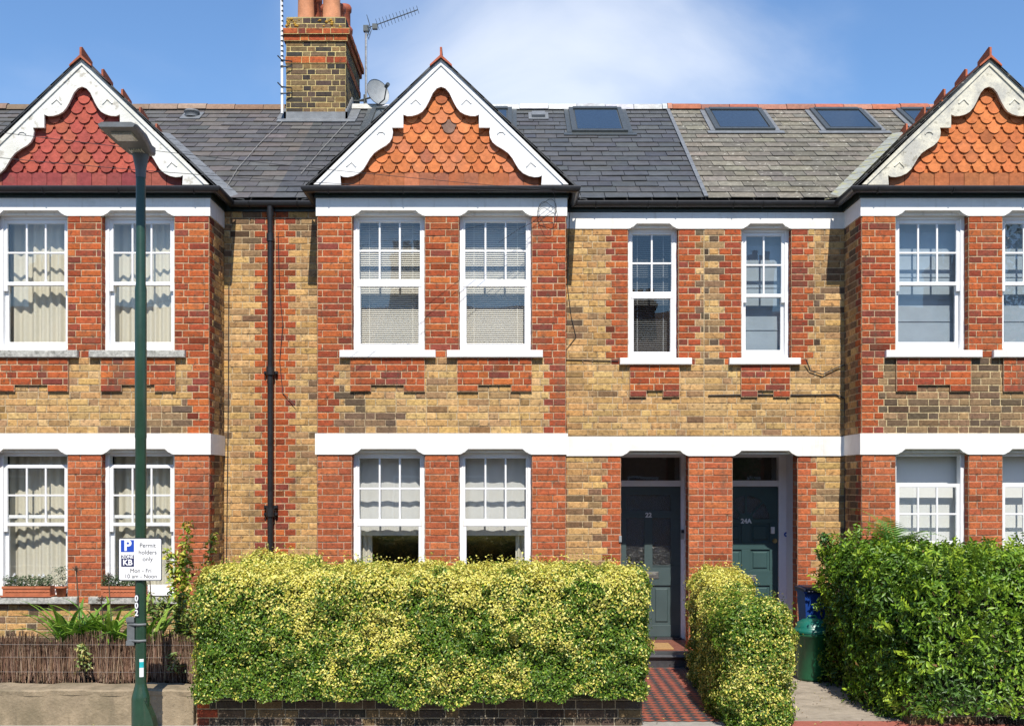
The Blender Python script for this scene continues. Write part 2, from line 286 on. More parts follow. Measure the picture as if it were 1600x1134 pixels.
MORT = {'R': (0.50, 0.36, 0.225), 'G': (0.42, 0.28, 0.19), 'Y': (0.47, 0.36, 0.22), 'B': (0.56, 0.44, 0.25), 'D': (0.50, 0.40, 0.24), 'M': (0.50, 0.39, 0.24)}
CH = 0.0812
def bricks(mb, O, U, Nn, seg, z0, z1, out=0.0045, ch=CH, mi=0, mort=None, top=True):
    """courses from z1 downwards on the plane through O along U (horizontal), outward normal Nn; seg(i,zmid)->[(a,b,kind)]"""
    O = Vector(O); U = Vector(U); Nn = Vector(Nn); Zv = Vector((0, 0, 1))
    n = max(1, round((z1-z0)/ch)); h = (z1-z0)/n
    def P(a, z, o): q = O+U*a+Nn*(o+.003); return (q.x, q.y, z)
    right = (U.cross(Zv)).dot(Nn) > 0
    def F(pts, col): mb.face(pts if right else pts[::-1], col, mi)
    for i in range(n):
        zb = z1-(i+1)*h; zt = zb+h
        for (a, b, k) in seg(i, (zb+zt)/2):
            if b-a < 0.02: continue
            mc = mort or MORT[k]
            F([P(a, zb, 0), P(b, zb, 0), P(b, zt, 0), P(a, zt, 0)], jit(mc, 0.06))
            # split into bricks
            L_ = b-a; cuts = [0.0]; t = i % 2; x = 0
            seq = [0.247, 0.121]
            if L_ < 0.15: cuts = [0, L_]
            else:
                x = 0 if (t == 0 or L_ < 0.3) else -0.06
                kk = t
                while x < L_-0.06:
                    x += seq[kk % 2]*random.uniform(0.97, 1.03); kk += 1
                    if x > 0.05: cuts.append(x)
                if L_-cuts[-1] < 0.06 or cuts[-1] > L_: cuts[-1] = L_
                else: cuts.append(L_)
                sc_ = L_/cuts[-1]; cuts = [c*sc_ for c in cuts]
            for c0, c1 in zip(cuts[:-1], cuts[1:]):
                g = 0.0046; e = random.uniform
                u0 = a+c0+g+e(-.0015, .002); u1 = a+c1-g+e(-.002, .0015); b0 = zb+g+e(-.0015, .002); b1 = zt-g+e(-.002, .0015)
                if u1-u0 < 0.01: continue
                o = out+e(-.002, .0035); w = 0.004+e(0, .004)
                kk_ = k
                if k in 'YM':
                    w0 = P(u0, b0, 0); v_ = math.sin(w0[0]*1.9+1.3*math.sin(w0[2]*1.7+mb.T[1]))+math.sin(w0[2]*2.6+w0[0]*.8+2)+random.uniform(-.9, .9)
                    if v_ > 1.75: kk_ = 'B'
                col = jit(random.choice(PAL[kk_]), 0.17)
                if random.random() < .02: col = (col[0]*.55, col[1]*.52, col[2]*.55)
                bk = [P(u0, b0, 0), P(u1, b0, 0), P(u1, b1, 0), P(u0, b1, 0)]
                fr = [P(u0+w, b0+w+e(-.002, .002), o+e(-.001, .001)), P(u1-w, b0+w+e(-.002, .002), o), P(u1-w, b1-w+e(-.002, .002), o), P(u0+w, b1-w+e(-.002, .002), o+e(-.001, .001))]
                F(fr, col)
                for q in range(4):
                    r = (q+1) % 4; F([bk[q], bk[r], fr[r], fr[q]], col)
def solid(mb, x0, x1, z0, z1, y0, y1, holes, col=(0.2, 0.15, 0.1), mi=0):
    xs = sorted({x0, x1, *[h[0] for h in holes], *[h[1] for h in holes]}); zs = sorted({z0, z1, *[h[2] for h in holes], *[h[3] for h in holes]})
    for a, b in zip(xs[:-1], xs[1:]):
        if a < x0 or b > x1: continue
        for c, d in zip(zs[:-1], zs[1:]):
            if c < z0 or d > z1: continue
            mx_, mz_ = (a+b)/2, (c+d)/2
            if any(h[0] < mx_ < h[1] and h[2] < mz_ < h[3] for h in holes): continue
            mb.box(a, b, y0, y1, c, d, col, mi)
def cutseg(segs, holes, z):
    out = []
    for a, b, k in segs:
        cur = [(a, b)]
        for h in holes:
            if h[2] < z < h[3]:
                nx = []
                for p, q in cur:
                    if h[1] <= p or h[0] >= q: nx.append((p, q)); continue
                    if h[0] > p: nx.append((p, h[0]))
                    if h[1] < q: nx.append((h[1], q))
                cur = nx
        out += [(p, q, k) for p, q in cur]
    return out

# ------------------------------------------------------------------ windows
def window(par, T, org, x0, x1, z0, z1, Y, cols=3, rail=None, style='sash', cover='curtain', drop=0.0, sill=None, sillm='white', label=None, lift=0.0):
    """frame front at Y (outwards is -Y)"""
    mb = MB(T); j = 0.05; rail = rail or (z0+z1)/2
    mb.bbox(x0, x0+j, Y, Y+0.12, z0, z1); mb.bbox(x1-j, x1, Y, Y+0.12, z0, z1)
    mb.bbox(x0+j, x1-j, Y+0.002, Y+0.12, z1-0.045, z1); mb.bbox(x0+j, x1-j, Y-0.02, Y+0.12, z0, z0+0.035)
    a, b = x0+j, x1-j; glass = MB(T)
    def pane(xa, xb, za, zb, y): glass.box(xa, xb, y, y+0.004, za, zb)
    if style == 'upvc':
        t0 = rail
        mb.bbox(a, b, Y-0.008, Y+0.08, t0-0.05, t0+0.035)           # mid rail
        mb.bbox(a, a+0.02, Y+0.012, Y+0.08, t0+0.035, z1-0.045); mb.bbox(b-0.02, b, Y+0.012, Y+0.08, t0+0.035, z1-0.045)
        mb.bbox(a+.02, b-.02, Y+0.012, Y+0.08, z1-0.07, z1-0.045)
        ga, gb, gz0, gz1 = a+0.02, b-0.02, t0+0.035, z1-0.07
        for k in range(1, cols):
            xx = ga+(gb-ga)*k/cols; mb.bbox(xx-0.011, xx+0.011, Y+0.02, Y+0.06, gz0, gz1)
        zz = (gz0+gz1)/2; zz_b = [ga]+[ga+(gb-ga)*k/cols for k in range(1, cols)]+[gb]
        for p, q in zip(zz_b[:-1], zz_b[1:]): mb.bbox(p+(0.011 if p > ga else 0), q-(0.011 if q < gb else 0), Y+0.022, Y+0.06, zz-0.011, zz+0.011)
        pane(ga-.005, gb+.005, gz0-.005, gz1+.005, Y+0.035)
        f = 0.055
        mb.bbox(a, a+f-0.02, Y-0.004, Y+0.08, z0+0.035, t0-0.05); mb.bbox(b-f+0.02, b, Y-0.004, Y+0.08, z0+0.035, t0-0.05)
        mb.bbox(a+f-.02, b-f+.02, Y-0.003, Y+0.08, z0+0.035, z0+0.095)
        pane(a+f-.025, b-f+.025, z0+0.09, t0-0.045, Y+0.035)
    else:
        zt = z1-0.045-drop; zr = rail
        Yu, Yl = Y+0.02, Y+0.062; st = 0.042
        mb.bbox(a, a+st, Yu, Yu+0.038, zr-0.03-0.07, zt); mb.bbox(b-st, b, Yu, Yu+0.038, zr-0.03-0.07, zt)   # stiles with horns
        mb.bbox(a+st, b-st, Yu+.001, Yu+0.038, zt-0.045, zt); mb.bbox(a+st, b-st, Yu-.002, Yu+0.038, zr-0.03, zr+0.012)
        ga, gb, gz0, gz1 = a+st, b-st, zr+0.012, zt-0.045
        xs_ = [ga]+[ga+(gb-ga)*k/cols for k in range(1, cols)]+[gb]
        for xx in xs_[1:-1]: mb.bbox(xx-0.011, xx+0.011, Yu+0.004, Yu+0.03, gz0, gz1)
        zz = (gz0+gz1)/2
        for p, q in zip(xs_[:-1], xs_[1:]): mb.bbox(p+(0.011 if p > ga else 0), q-(0.011 if q < gb else 0), Yu+0.005, Yu+0.03, zz-0.011, zz+0.011)
        pane(ga-.004, gb+.004, gz0-.004, gz1+.004, Yu+0.016)
        ltop = zr+0.012+lift
        mb.bbox(a, a+st, Yl, Yl+0.038, z0+0.035, ltop); mb.bbox(b-st, b, Yl, Yl+0.038, z0+0.035, ltop)
        mb.bbox(a+st, b-st, Yl+.001, Yl+0.038, z0+0.035, z0+0.125); mb.bbox(a+st, b-st, Yl+.001, Yl+0.038, ltop-0.04, ltop)
        pane(a+st-.004, b-st+.004, z0+0.12, ltop-0.036, Yl+0.016)
    fr = mb.build('sash_window', 'pvc', par, org, label)
    glass.build('pane', 'glass', fr, org)
    ci, cj = x0+0.02, x1-0.02; yc = Y+0.2
    c = MB(T)
    def drape(xa, xb, za, zb, y, amp=0.02, per=0.11, hem=0.0):
        n = max(8, int((xb-xa)/0.008)); ph = random.uniform(0, 6); wv = [random.uniform(.7, 1.3) for _ in range(n+1)]
        rows = []
        for i in range(n+1):
            x = xa+(xb-xa)*i/n; s_ = math.sin(2*math.pi*x/per+ph+0.8*math.sin(x*7+ph)); s2 = math.sin(2*math.pi*x/(per*2.7)+ph*2)
            rows.append([(x+0.006*s2*(1-q), y+amp*(s_*(.5+.5*(1-q))+.5*s2), za+(zb-za)*q+ (hem*(s_) if q == 0 else 0)) for q in (0, .25, .5, .75, 1)])
        c.grid([r[::-1] for r in rows])
    if cover == 'curtain':
        mid = x0+(x1-x0)*random.uniform(.35, .65)
        drape(ci, mid+0.02, z0+0.02, z1, yc, 0.022, 0.10); drape(mid-0.02, cj, z0+0.02, z1, yc+0.05, 0.022, 0.12)
        c.build('curtain', 'curtain', fr, org)
    elif cover == 'venetian':
        n = int((z1-z0-0.05)/0.0235)
        for i in range(n):
            z = z1-0.06-i*0.0235; c.face([(ci, yc-.010, z-.0095), (cj, yc-.010, z-.0095), (cj, yc+.010, z+.0095), (ci, yc+.010, z+.0095)])
            c.face([(ci, yc+.010, z+.0103), (cj, yc+.010, z+.0103), (cj, yc-.010, z-.0087), (ci, yc-.010, z-.0087)])
        for xx in (ci+.15, cj-.15): c.box(xx-.002, xx+.002, yc-.015, yc-.013, z0+.02, z1-.03)
        c.build('venetian_blind', 'slat', fr, org)
    elif cover == 'venetian_white':
        n = int((z1-z0-0.05)/0.027)
        for i in range(n):
            z = z1-0.06-i*0.027; c.face([(ci, yc-.012, z-.0035), (cj, yc-.012, z-.0035), (cj, yc+.012, z+.0035), (ci, yc+.012, z+.0035)])
        for xx in (ci+.13, cj-.13): c.box(xx-.002, xx+.002, yc-.015, yc-.013, z0+.02, z1-.03)
        c.build('venetian_blind', 'slatw', fr, org)
    elif cover in ('roller', 'rollerw'):
        zb = z0+0.02
        c.box(ci, cj, yc, yc+0.004, zb, z1-0.02)
        k = z0+(z1-z0)*0.24
        while cover == 'roller' and k < z1-0.05:
            c.box(ci, cj, yc-0.010, yc, k, k+0.012); k += 0.27
        c.build('roller_blind', cover, fr, org)
    elif cover == 'half':
        zc = rail-0.17
        drape(ci, cj, zc, z1, yc, 0.006, 0.16)
        c.build('half_blind', 'sheer', fr, org)
        c2 = MB(T); c = c2
        if x0 < -1.5: drape(ci, ci+0.17, z0, z1, yc+0.05, 0.02, 0.06)
        else: drape(cj-0.17, cj, z0, z1, yc+0.05, 0.02, 0.06)
        c2.build('curtain', 'curtain', fr, org)
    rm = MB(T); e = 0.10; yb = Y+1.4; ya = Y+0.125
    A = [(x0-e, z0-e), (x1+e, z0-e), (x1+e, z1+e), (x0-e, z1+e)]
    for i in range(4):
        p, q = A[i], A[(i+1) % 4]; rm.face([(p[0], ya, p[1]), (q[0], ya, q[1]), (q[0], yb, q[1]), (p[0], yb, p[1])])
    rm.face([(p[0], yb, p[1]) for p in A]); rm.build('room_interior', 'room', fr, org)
    if sill:
        sm = MB(T); sa, sb, sz0, sz1, sy = sill
        sm.bbox(sa, sb, sy, Y+0.05, sz0, sz1, 0.008); sm.build('sill', sillm, fr, org)
    return fr

# ------------------------------------------------------------------ slates
EY, EZ = -0.13, 5.75; RY, RZ = 3.40, 8.05; SLOPE = (RZ-EZ)/(RY-EY)
def slates(mb, P, length_u, length_v, cols, gauge=0.215, wid=0.30, keep=None, thick=0.007):
    """P(u,v,h) maps along eaves u, up slope v, height h"""
    n = int(math.ceil(length_v/gauge))
    for i in range(n):
        v0 = i*gauge; v1 = min(length_v, v0+gauge)+0.03; x = -wid*(0.5 if i % 2 else 0)-random.uniform(0, .015)
        while x < length_u:
            w = wid*random.uniform(.94, 1.06); a = max(0, x+.0035); b = min(length_u, x+w-.0035); x += w
            if b-a < .03: continue
            if keep and not keep((a+b)/2, (v0+v1)/2): continue
            c = jit(random.choice(cols), 0.12); h0 = 0.015+random.uniform(-.003, .004); h1 = 0.002; dv = random.uniform(-.006, .006); h0b = h0+random.uniform(-.002, .003)
            vv = v0+dv if i else v0
            mb.face([P(a, vv, h0), P(b, vv, h0b), P(b, v1, h1), P(a, v1, h1)], c)
            mb.face([P(a, vv, h0-thick), P(b, vv, h0b-thick), P(b, vv, h0b), P(a, vv, h0)], c)
            mb.face([P(b, vv, 0), P(b, v1, 0), P(b, v1, h1), P(b, vv, h0b)], c); mb.face([P(a, v1, 0), P(a, vv, 0), P(a, vv, h0), P(a, v1, h1)], c)

BARGE = [(180, 215), (205, 224), (228, 250), (242, 280), (255, 308), (272, 338), (292, 362), (318, 377), (350, 386), (380, 387), (402, 378), (402, 455), (468, 455), (463, 480), (467, 512), (482, 540), (505, 560), (540, 580), (574, 604),
         (598, 634), (615, 664), (636, 698), (662, 722), (695, 738), (728, 745), (755, 743), (772, 735), (768, 790)]
AX, BX = -2.96, 2.40
b0, b1, BY = -2.316, 0.64, -0.67
W1, W2 = (-1.904, -1.036), (-0.632, 0.236)
def notch_poly(x0, x1, zb, zt, wins, n=0.066):
    p = [(x0, zb)]
    for a, b in wins:
        p += [(a, zb), (a+.03, zb+.008), (a+.05, zb+.022), (a+.07, zb+.03), (a+.10, zb+n-.008), (a+.11, zb+n), (b-.11, zb+n), (b-.10, zb+n-.008), (b-.07, zb+.03), (b-.05, zb+.022), (b-.03, zb+.008), (b, zb)]
    return p+[(x1, zb), (x1, zt), (x0, zt)]

def house(label, T, o, H):
    """one terraced house in its own frame (bay on the left, door on the right); T mirrors / shifts it"""
    sx, tx = T; org = (sx*((AX+BX)/2)+tx, 0, 0)
    root = empty('terraced_house', org, label, 'house')
    uw, dr = H['uw'], H['door']
    # ---- walls
    mb = MB(T)
    holes = [(uw[0], uw[1], 3.784, 5.47), (dr[0], dr[1], -1, 2.64)]
    solid(mb, AX, b0, 0, 5.75, 0.0, 0.22, []); solid(mb, b1, BX, -0.1, 5.75, 0.0, 0.22, [(uw[0], uw[1], 3.784, 5.47), (dr[0], dr[1], -0.1, 2.64)])
    mb.box(AX+.02, BX-.02, 6.4, 6.6, 0, 5.6); mb.box(AX, AX+.1, .22, 6.4, 0, 5.6); mb.box(BX-.1, BX, .22, 6.4, 0, 5.6)
    mb.box(AX+.1, BX-.1, .5, 6.4, 5.55, 5.6)
    ky = H.get('yel', 'Y')
    def segmain(i, z):
        t = i % 2; d = .07 if t else 0
        if z > 3.70: s = [(b1, uw[0]-.21-d, H.get('yl', ky)), (uw[0]-.21-d, uw[0], 'R'), (uw[1], uw[1]+.21+d, 'R'), (uw[1]+.21+d, BX, 'M')]
        elif z > 2.69: s = [(b1, BX, ky)]
        else: s = [(b1, dr[0]-.17-d, ky), (dr[0]-.17-d, dr[0], 'G'), (dr[1], BX, 'G')]
        return cutseg(s, holes, z)
    def segpipe(i, z): d = .09 if i % 2 else 0; return [(AX, AX+.17+d, 'R'), (AX+.17+d, b0+.0, ky)]
    O = (0, 0, 0); U = (1, 0, 0); Nf = (0, -1, 0)
    for z0, z1 in ((3.784, 5.40), (2.82, 3.784), (-0.05, 2.568)):
        bricks(mb, O, U, Nf, segmain, z0, z1)
    bricks(mb, O, U, Nf, segpipe, -0.05, 5.62)
    for (a, n_) in ((uw[1], -1), (uw[0], 1)):     # reveals of the opening in the main wall
        bricks(mb, (a, 0, 0), (0, 1, 0), (n_, 0, 0), lambda i, z: [(0.002, .11, 'R')], 3.784, 5.40, out=.002)
    bricks(mb, (dr[1], 0, 0), (0, 1, 0), (-1, 0, 0), lambda i, z: [(0.002, .22, 'G')], .0, 2.568, out=.002)
    bricks(mb, (dr[0], 0, 0), (0, 1, 0), (1, 0, 0), lambda i, z: [(0.002, .22, 'G')], .0, 2.568, out=.002)
    mb.build('wall', 'brick', root, org)
    # ---- bay
    mb = MB(T); y1 = BY+.22
    bh = [(W1[0], W1[1], 3.80, 5.47), (W2[0], W2[1], 3.80, 5.47), (W1[0], W1[1], 0.877, 2.64), (W2[0], W2[1], 0.877, 2.64)]
    solid(mb, b0, b1, 0, 5.75, BY, y1, bh); mb.box(b0, b0+.2, y1, 0.0, 0, 5.75); mb.box(b1-.2, b1, y1, 0.0, 0, 5.75)
    def segbay(i, z):
        d = .065 if i % 2 else 0
        if z > 3.70: s = [(b0, W1[0], 'R'), (W1[1], W2[0], 'R'), (W2[1], b1, 'R')]
        elif z > 2.69: s = [(b0, b0+.20+d, 'R'), (b0+.20+d, b1-.20-d, H.get('bayy', ky)), (b1-.20-d, b1, 'R')]
        elif z > 0.80: s = [(b0, W1[0], 'G'), (W1[1], W2[0], 'G'), (W2[1], b1, 'G')]
        else: s = [(b0, b0+.20+d, 'R'), (b0+.20+d, b1-.20-d, 'M'), (b1-.20-d, b1, 'R')]
        return s
    Ob = (0, BY, 0)
    for z0, z1 in ((3.80, 5.40), (2.818, 3.80), (.80, 2.566), (0, .80)): bricks(mb, Ob, U, Nf, segbay, z0, z1)
    for z0, z1 in ((2.818, 5.40), (0, 2.566)):
        bricks(mb, (b1, BY, 0), (0, 1, 0), (1, 0, 0), lambda i, z: [(0, .11 if i % 2 else .22, 'R'), (.11 if i % 2 else .22, .67, 'M')], z0, z1)
        bricks(mb, (b0, BY, 0), (0, 1, 0), (-1, 0, 0), lambda i, z: [(0, .11 if i % 2 else .22, 'R'), (.11 if i % 2 else .22, .67, 'M')], z0, z1)
    for a, b in (W1, W2):
        for z0, z1 in ((3.80, 5.40), (.877, 2.566)):
            for (x, n_) in ((b, -1), (a, 1)): bricks(mb, (x, BY, 0), (0, 1, 0), (n_, 0, 0), lambda i, z: [(0.002, .11, 'R')], z0, z1, out=.002)
    bay = mb.build('bay', 'brick', root, org)
    # aprons below the upper windows
    for (a, b, y, zt) in ((W1[0]-.02, W1[1], BY, 3.71), (W2[0]-.02, W2[1], BY, 3.71), (uw[0]+.02, uw[1]+.01, 0, 3.70)):
        ap = MB(T); lg = .25 if y else .21; yo = y-.032
        zs = [zt-.08*k for k in range(6)]
        ap.box(a, b, yo, y, zs[4], zs[0], (.3, .13, .08)); ap.box(a, a+lg, yo, y, zs[5], zs[4], (.3, .13, .08)); ap.box(b-lg, b, yo, y, zs[5], zs[4], (.3, .13, .08))
        bricks(ap, (0, yo, 0), U, Nf, lambda i, z: [(a, b, 'R')], zs[4], zs[0], out=.004, ch=.08)
        bricks(ap, (0, yo, 0), U, Nf, lambda i, z: [(a, a+lg-.001, 'R'), (b-lg+.001, b, 'R')], zs[5], zs[4], out=.006, ch=.08)
        ap.build('brick_apron', 'brick', root, org)
    # ---- painted bands
    for nm, (zb, zt, pr) in (('upper_band', (5.40, 5.612, .016)), ('lower_band', (2.566, 2.817, .024))):
        m2 = MB(T)
        m2.prism(notch_poly(b0-pr, b1+pr, zb, zt, (W1, W2)), BY-pr, BY+.02)
        m2.prism(notch_poly(b0-pr+.02, b1+pr-.02, zb+.012, zt-.004, ((W1[0]+.03, W1[1]-.03), (W2[0]+.03, W2[1]-.03)), .045), BY+.02, BY+.05)
        for a, b in (W1, W2): m2.box(a, b, BY+.05, BY+.12, zb+.024, zb+.1)
        for s_ in (0, 1):
            xa, xb = ((b0-pr, b0) if s_ == 0 else (b1, b1+pr)); m2.box(xa, xb, BY+.021, -pr, zb+.003, zt-.003)
        wn = ((uw[0], uw[1]),) if zb > 4 else ((dr[0], dr[1]),)
        z_off = 0.0
        m2.prism(notch_poly(b1+pr, BX, zb+z_off, zt-.008, wn), -pr-.002, .02)
        m2.prism(notch_poly(b1+pr, BX, zb+.012, zt-.012, ((wn[0][0]+.03, wn[0][1]-.03),), .045), .02, .05)
        m2.box(wn[0][0], wn[0][1], .05, .12, zb+.024, zb+.1)
        if zb > 4: pass
        m2.build(nm, 'white', root, org)
    # ---- windows
    org_ = org
    for i, (a, b) in enumerate((W1, W2)):
        s_ = (a-.14, b+.13, 3.712, 3.80, BY-.075)
        window(root, T, org_, a, b, 3.80, 5.43, BY+.11, 3, 4.63, H['style'], H['bayup'][i], sill=s_, sillm=H['sill'])
        s2 = (a-.14, b+.13, 0.795, 0.877, BY-.085)
        window(root, T, org_, a, b, .877, 2.595, BY+.11, 3, H['grail'], H['style'], H['baydn'][i], H['drop'], sill=s2, sillm=H['sill'], lift=H.get('lift', 0))
    window(root, T, org_, uw[0], uw[1], 3.784, 5.43, .11, 2, 4.60, H['ustyle'], H['upc'], sill=(uw[0]-.105, uw[1]+.16, 3.70, 3.784, -.075), sillm='white')
    # ---- eaves: dark board, gutter
    fb = MB(T); path = [(b0, 0.0), (b0, BY), (b1, BY), (b1, 0.0)]
    fb.sweep(path, [(0.0, 5.613), (.03, 5.613), (.03, 5.70), (0.0, 5.70)])
    for x0, x1 in ((AX, b0-.03), (b1+.03, BX)): fb.box(x0, x1, -.03, 0, 5.613, 5.70)
    fb.build('fascia', 'fascia', root, org)
    g = MB(T); arc = [(.115+.056*math.sin(t), 5.712-.062*math.cos(t)) for t in [R(a) for a in range(-90, 91, 15)]]
    arc = [(.171-(.115+.056-p[0]) if False else p[0], p[1]) for p in arc]
    prof = arc+[(.165, 5.722), (.160, 5.712)]+[(.115+.048*math.sin(t), 5.712-.052*math.cos(t)) for t in [R(a) for a in range(90, -91, -20)]]
    g.sweep([(b0, -.16), (b0, BY), (b1, BY), (b1, -.16)], prof)
    prof2 = [(o_-.02, z) for o_, z in prof]
    g.sweep([(AX, 0.0), (b0-.10, 0.0)], prof2); g.sweep([(b1+.10, 0.0), (BX, 0.0)], prof2)
    for k in range(4):
        x = b0+.15+k*(b1-b0-.3)/3; g.tube([(x, BY-.115+.062*math.sin(t)*1.0, 5.712-.068*math.cos(t)) for t in [R(a) for a in range(-80, 91, 17)]], .007, 5)
    for x in (AX+.3, b1+.4, b1+1.05, BX-.35): g.tube([(x, -.095-.062*math.sin(t), 5.712-.068*math.cos(t)) for t in [R(a) for a in range(-80, 91, 17)]], .007, 5)
    g.build('gutter', 'black', root, org)
    # ---- main roof
    slen = math.hypot(RY-EY, RZ-EZ); cy, cz = (RY-EY)/slen, (RZ-EZ)/slen
    rf = MB(T)
    def Pm(u, v, h): return (AX+u, EY+cy*v-cz*h, EZ+cz*v+cy*h)
    slates(rf, Pm, BX-AX, slen, H['slate'])
    th = .04
    rf.face([(AX, EY+.05, EZ-.03), (BX, EY+.05, EZ-.03), (BX, RY, RZ-.01), (AX, RY, RZ-.01)], (.05, .05, .05))
    rf.face([(BX, 2*RY-EY, EZ), (AX, 2*RY-EY, EZ), (AX, RY, RZ-.01), (BX, RY, RZ-.01)], (.08, .08, .085))
    for x in (AX, BX): rf.face([(x, EY+.05, EZ-.04), (x, RY, RZ-.02), (x, 2*RY-EY, EZ-.04)], (.2, .12, .08))
    # gable roof over the bay
    cx = (b0+b1)/2; GZ = 7.235; ov = .12; ge = b0-ov; gez = 5.715; gl = math.hypot(cx-ge, GZ-gez); gx, gz_ = (cx-ge)/gl, (GZ-gez)/gl; GY = BY-.13
    for s_ in (1, -1):
        def Pg(u, v, h, s_=s_):
            X = ge+gx*v-gz_*h; Z = gez+gz_*v+gx*h
            if s_ < 0: X = 2*cx-X
            return (X, GY+u, Z)
        def keep(u, v):
            z = gez+gz_*v; return GY+u < EY+(z-EZ)/SLOPE+.2 or z < EZ and GY+u < .1
        sub = MB((1, 0)); slates(sub, (lambda u, v, h: Pg(u, v, h)) if s_ < 0 else (lambda u, v, h: Pg(2.9-u, v, h)), 2.9, gl, H['slate'], keep=(lambda u, v: keep(u, v)) if s_ < 0 else (lambda u, v: keep(2.9-u, v)))
        for f_, c_ in zip(sub.f, sub.c): rf.face([sub.v[i] for i in f_], c_)
        A, B = Pg(0, 0, 0), Pg(0, gl, 0); zz = lambda z: EY+(z-EZ)/SLOPE+.1
        rf.face([A, B, (B[0], zz(B[2]), B[2]), (A[0], 0.0, A[2])], (.05, .05, .05))
        # verge: mortar / dark edge
        vp = [Pg(0, 0, -.006), Pg(0, gl, -.006), Pg(0, gl, .018), Pg(0, 0, .018)]; vq = [Pg(.05, 0, -.006), Pg(.05, gl, -.006), Pg(.05, gl, .018), Pg(.05, 0, .018)]
        rf.face(vp, (.05, .052, .055)); rf.face(vq[::-1], (.05, .05, .05)); rf.face([vp[3], vp[2], vq[2], vq[3]], (.06, .06, .06)); rf.face([vp[1], vp[0], vq[0], vq[1]], (.05, .05, .05))
    roof = rf.build('roof', H['slatemat'], root, org)
    # lead valleys
    va = MB(T)
    for s_ in (1, -1):
        for q in range(9):
            t0, t1 = q/9, (q+1)/9+.012
            def V(t, off, up):
                x = ge+(cx-ge)*t; z = gez+(GZ-gez)*t; y = max(EY+(z-EZ)/SLOPE, -.12); x -= off
                if s_ < 0: x = 2*cx-x
                return (x, y-.012, z+up+.02+ .004*(8-q)*0)
            va.face([V(t0, .17, -.0), V(t0, -.02, .03), V(t1, -.02, .03), V(t1, .17, -.0)][::(1 if s_ > 0 else -1)])
            va.face([V(t0, .17, -.0), V(t0, .17, -.03), V(t1, .17, -.03), V(t1, .17, -.0)][::(1 if s_ > 0 else -1)])
    va.build('lead_valley', 'leadmoss' if H['slatemat'] != 'slate' else 'lead', roof, org)
    # ridge tiles
    rt = MB(T); x = AX
    while x < BX-.02:
        xe = min(BX, x+.44); n = 7; c = jit(random.choice(H['ridgecol']), .15); rr = .115+random.uniform(-.006, .006); dz = random.uniform(-.006, .006)
        P = []
        for k in range(n+1):
            t = math.pi*(k/n); P.append([(xe-.004, RY-math.cos(t)*rr*1.15, RZ-.05+dz+math.sin(t)*rr), (x+.004, RY-math.cos(t)*rr*1.15, RZ-.05+dz+math.sin(t)*rr)])
        rt.grid(P, c); rt.face([P[k][0] for k in range(n+1)][::-1], c); rt.face([P[k][1] for k in range(n+1)], c); x += .44
    rt.build('ridge_tiles', 'tile', roof, org)
    ft = MB(T); y = GY-.02; first = True
    while y < 2.0:
        ye = y+.69; c = jit(H['crest'], .1)
        for s_ in (1, -1):
            pr = [(0, GZ+.035), (s_*.13, GZ-.085), (s_*.13, GZ-.105), (0, GZ+.0)]
            q = [[(cx+a_, yy, b_) for a_, b_ in pr] for yy in (y, ye)]
            for k in range(4):
                k2 = (k+1) % 4; fc = [q[0][k], q[0][k2], q[1][k2], q[1][k]]; ft.face(fc if s_ < 0 else fc[::-1], c)
            ft.face(q[0] if s_ > 0 else q[0][::-1], c)
        fl = .36
        prf = [(y+.01, GZ+.02), (y+.01, GZ+.12), (y+.04, GZ+.135), (y+fl-.05, GZ+.085), (y+fl, GZ+.075), (y+fl, GZ+.02)]
        ft.face([(cx-.012, a_, b_) for a_, b_ in prf], c); ft.face([(cx+.012, a_, b_) for a_, b_ in prf][::-1], c)
        for k in range(len(prf)):
            p, q_ = prf[k], prf[(k+1) % len(prf)]; ft.face([(cx-.012, p[0], p[1]), (cx+.012, p[0], p[1]), (cx+.012, q_[0], q_[1]), (cx-.012, q_[0], q_[1])][::-1], c)
        y += .70
    ft.build('crested_ridge_tiles', 'tile', roof, org)
    # ---- gable: hanging tiles + bargeboards
    gt = MB(T); yb = BY-.0
    gt.prism([(b0+.0, 5.70), (b1-.0, 5.70), (cx, GZ-.06)], yb, yb+.1, H['tilecol'][0])
    rowh = .1165; tw = .1775; zlow = 5.775+.02; r = 0
    while True:
        zb = zlow+rowh*(r)-.0; zc = zb+rowh*.9
        if zb > GZ-.35: break
        hw = (GZ-.08-zb)*(cx-b0)/(GZ-5.70)-.07; off = (r % 2)*.5
        k = -int(hw/tw)-1
        while (k+off)*tw < hw:
            xc = cx+(k+off)*tw; k += 1
            if abs(xc-cx) > hw: continue
            c = jit(random.choice(H['tilecol']), .13)
            if random.random() < .07: c = (c[0]*.72, c[1]*.72, c[2]*.8)
            if H['style'] == 'upvc' and abs(xc+.72) < tw*.5 and zb < 6.46 < zb+rowh: c = (.20, .12, .09)
            yo = yb-.032-random.uniform(0, .006); R_ = tw*.40; R2 = tw*.485
            if r == 0:
                pts = [(xc-R2, 5.70), (xc+R2, 5.70), (xc+R2, zb+rowh), (xc-R2, zb+rowh)]; c = jit(random.choice(H['tilecol']), .15); c = (c[0]*.75, c[1]*.8, c[2])
                gt.prism(pts, yo+.012, yb, c); continue
            pts = [(xc-R2, zb+.078), (xc-R_, zb+.078)]+[(xc+R_*math.sin(a_), zb+.066-R_*.93*math.cos(a_)) for a_ in [R(q) for q in range(-85, 86, 17)]]+[(xc+R_, zb+.078), (xc+R2, zb+.078), (xc+R2, zb+rowh+.05), (xc-R2, zb+rowh+.05)]
            n = len(pts)
            # tilted plate: bottom stands proud, top tucked in
            def Y_(z): return yo+.022*(z-zb)/(rowh+.05)
            gt.face([(a_, Y_(b_), b_) for a_, b_ in pts], c)
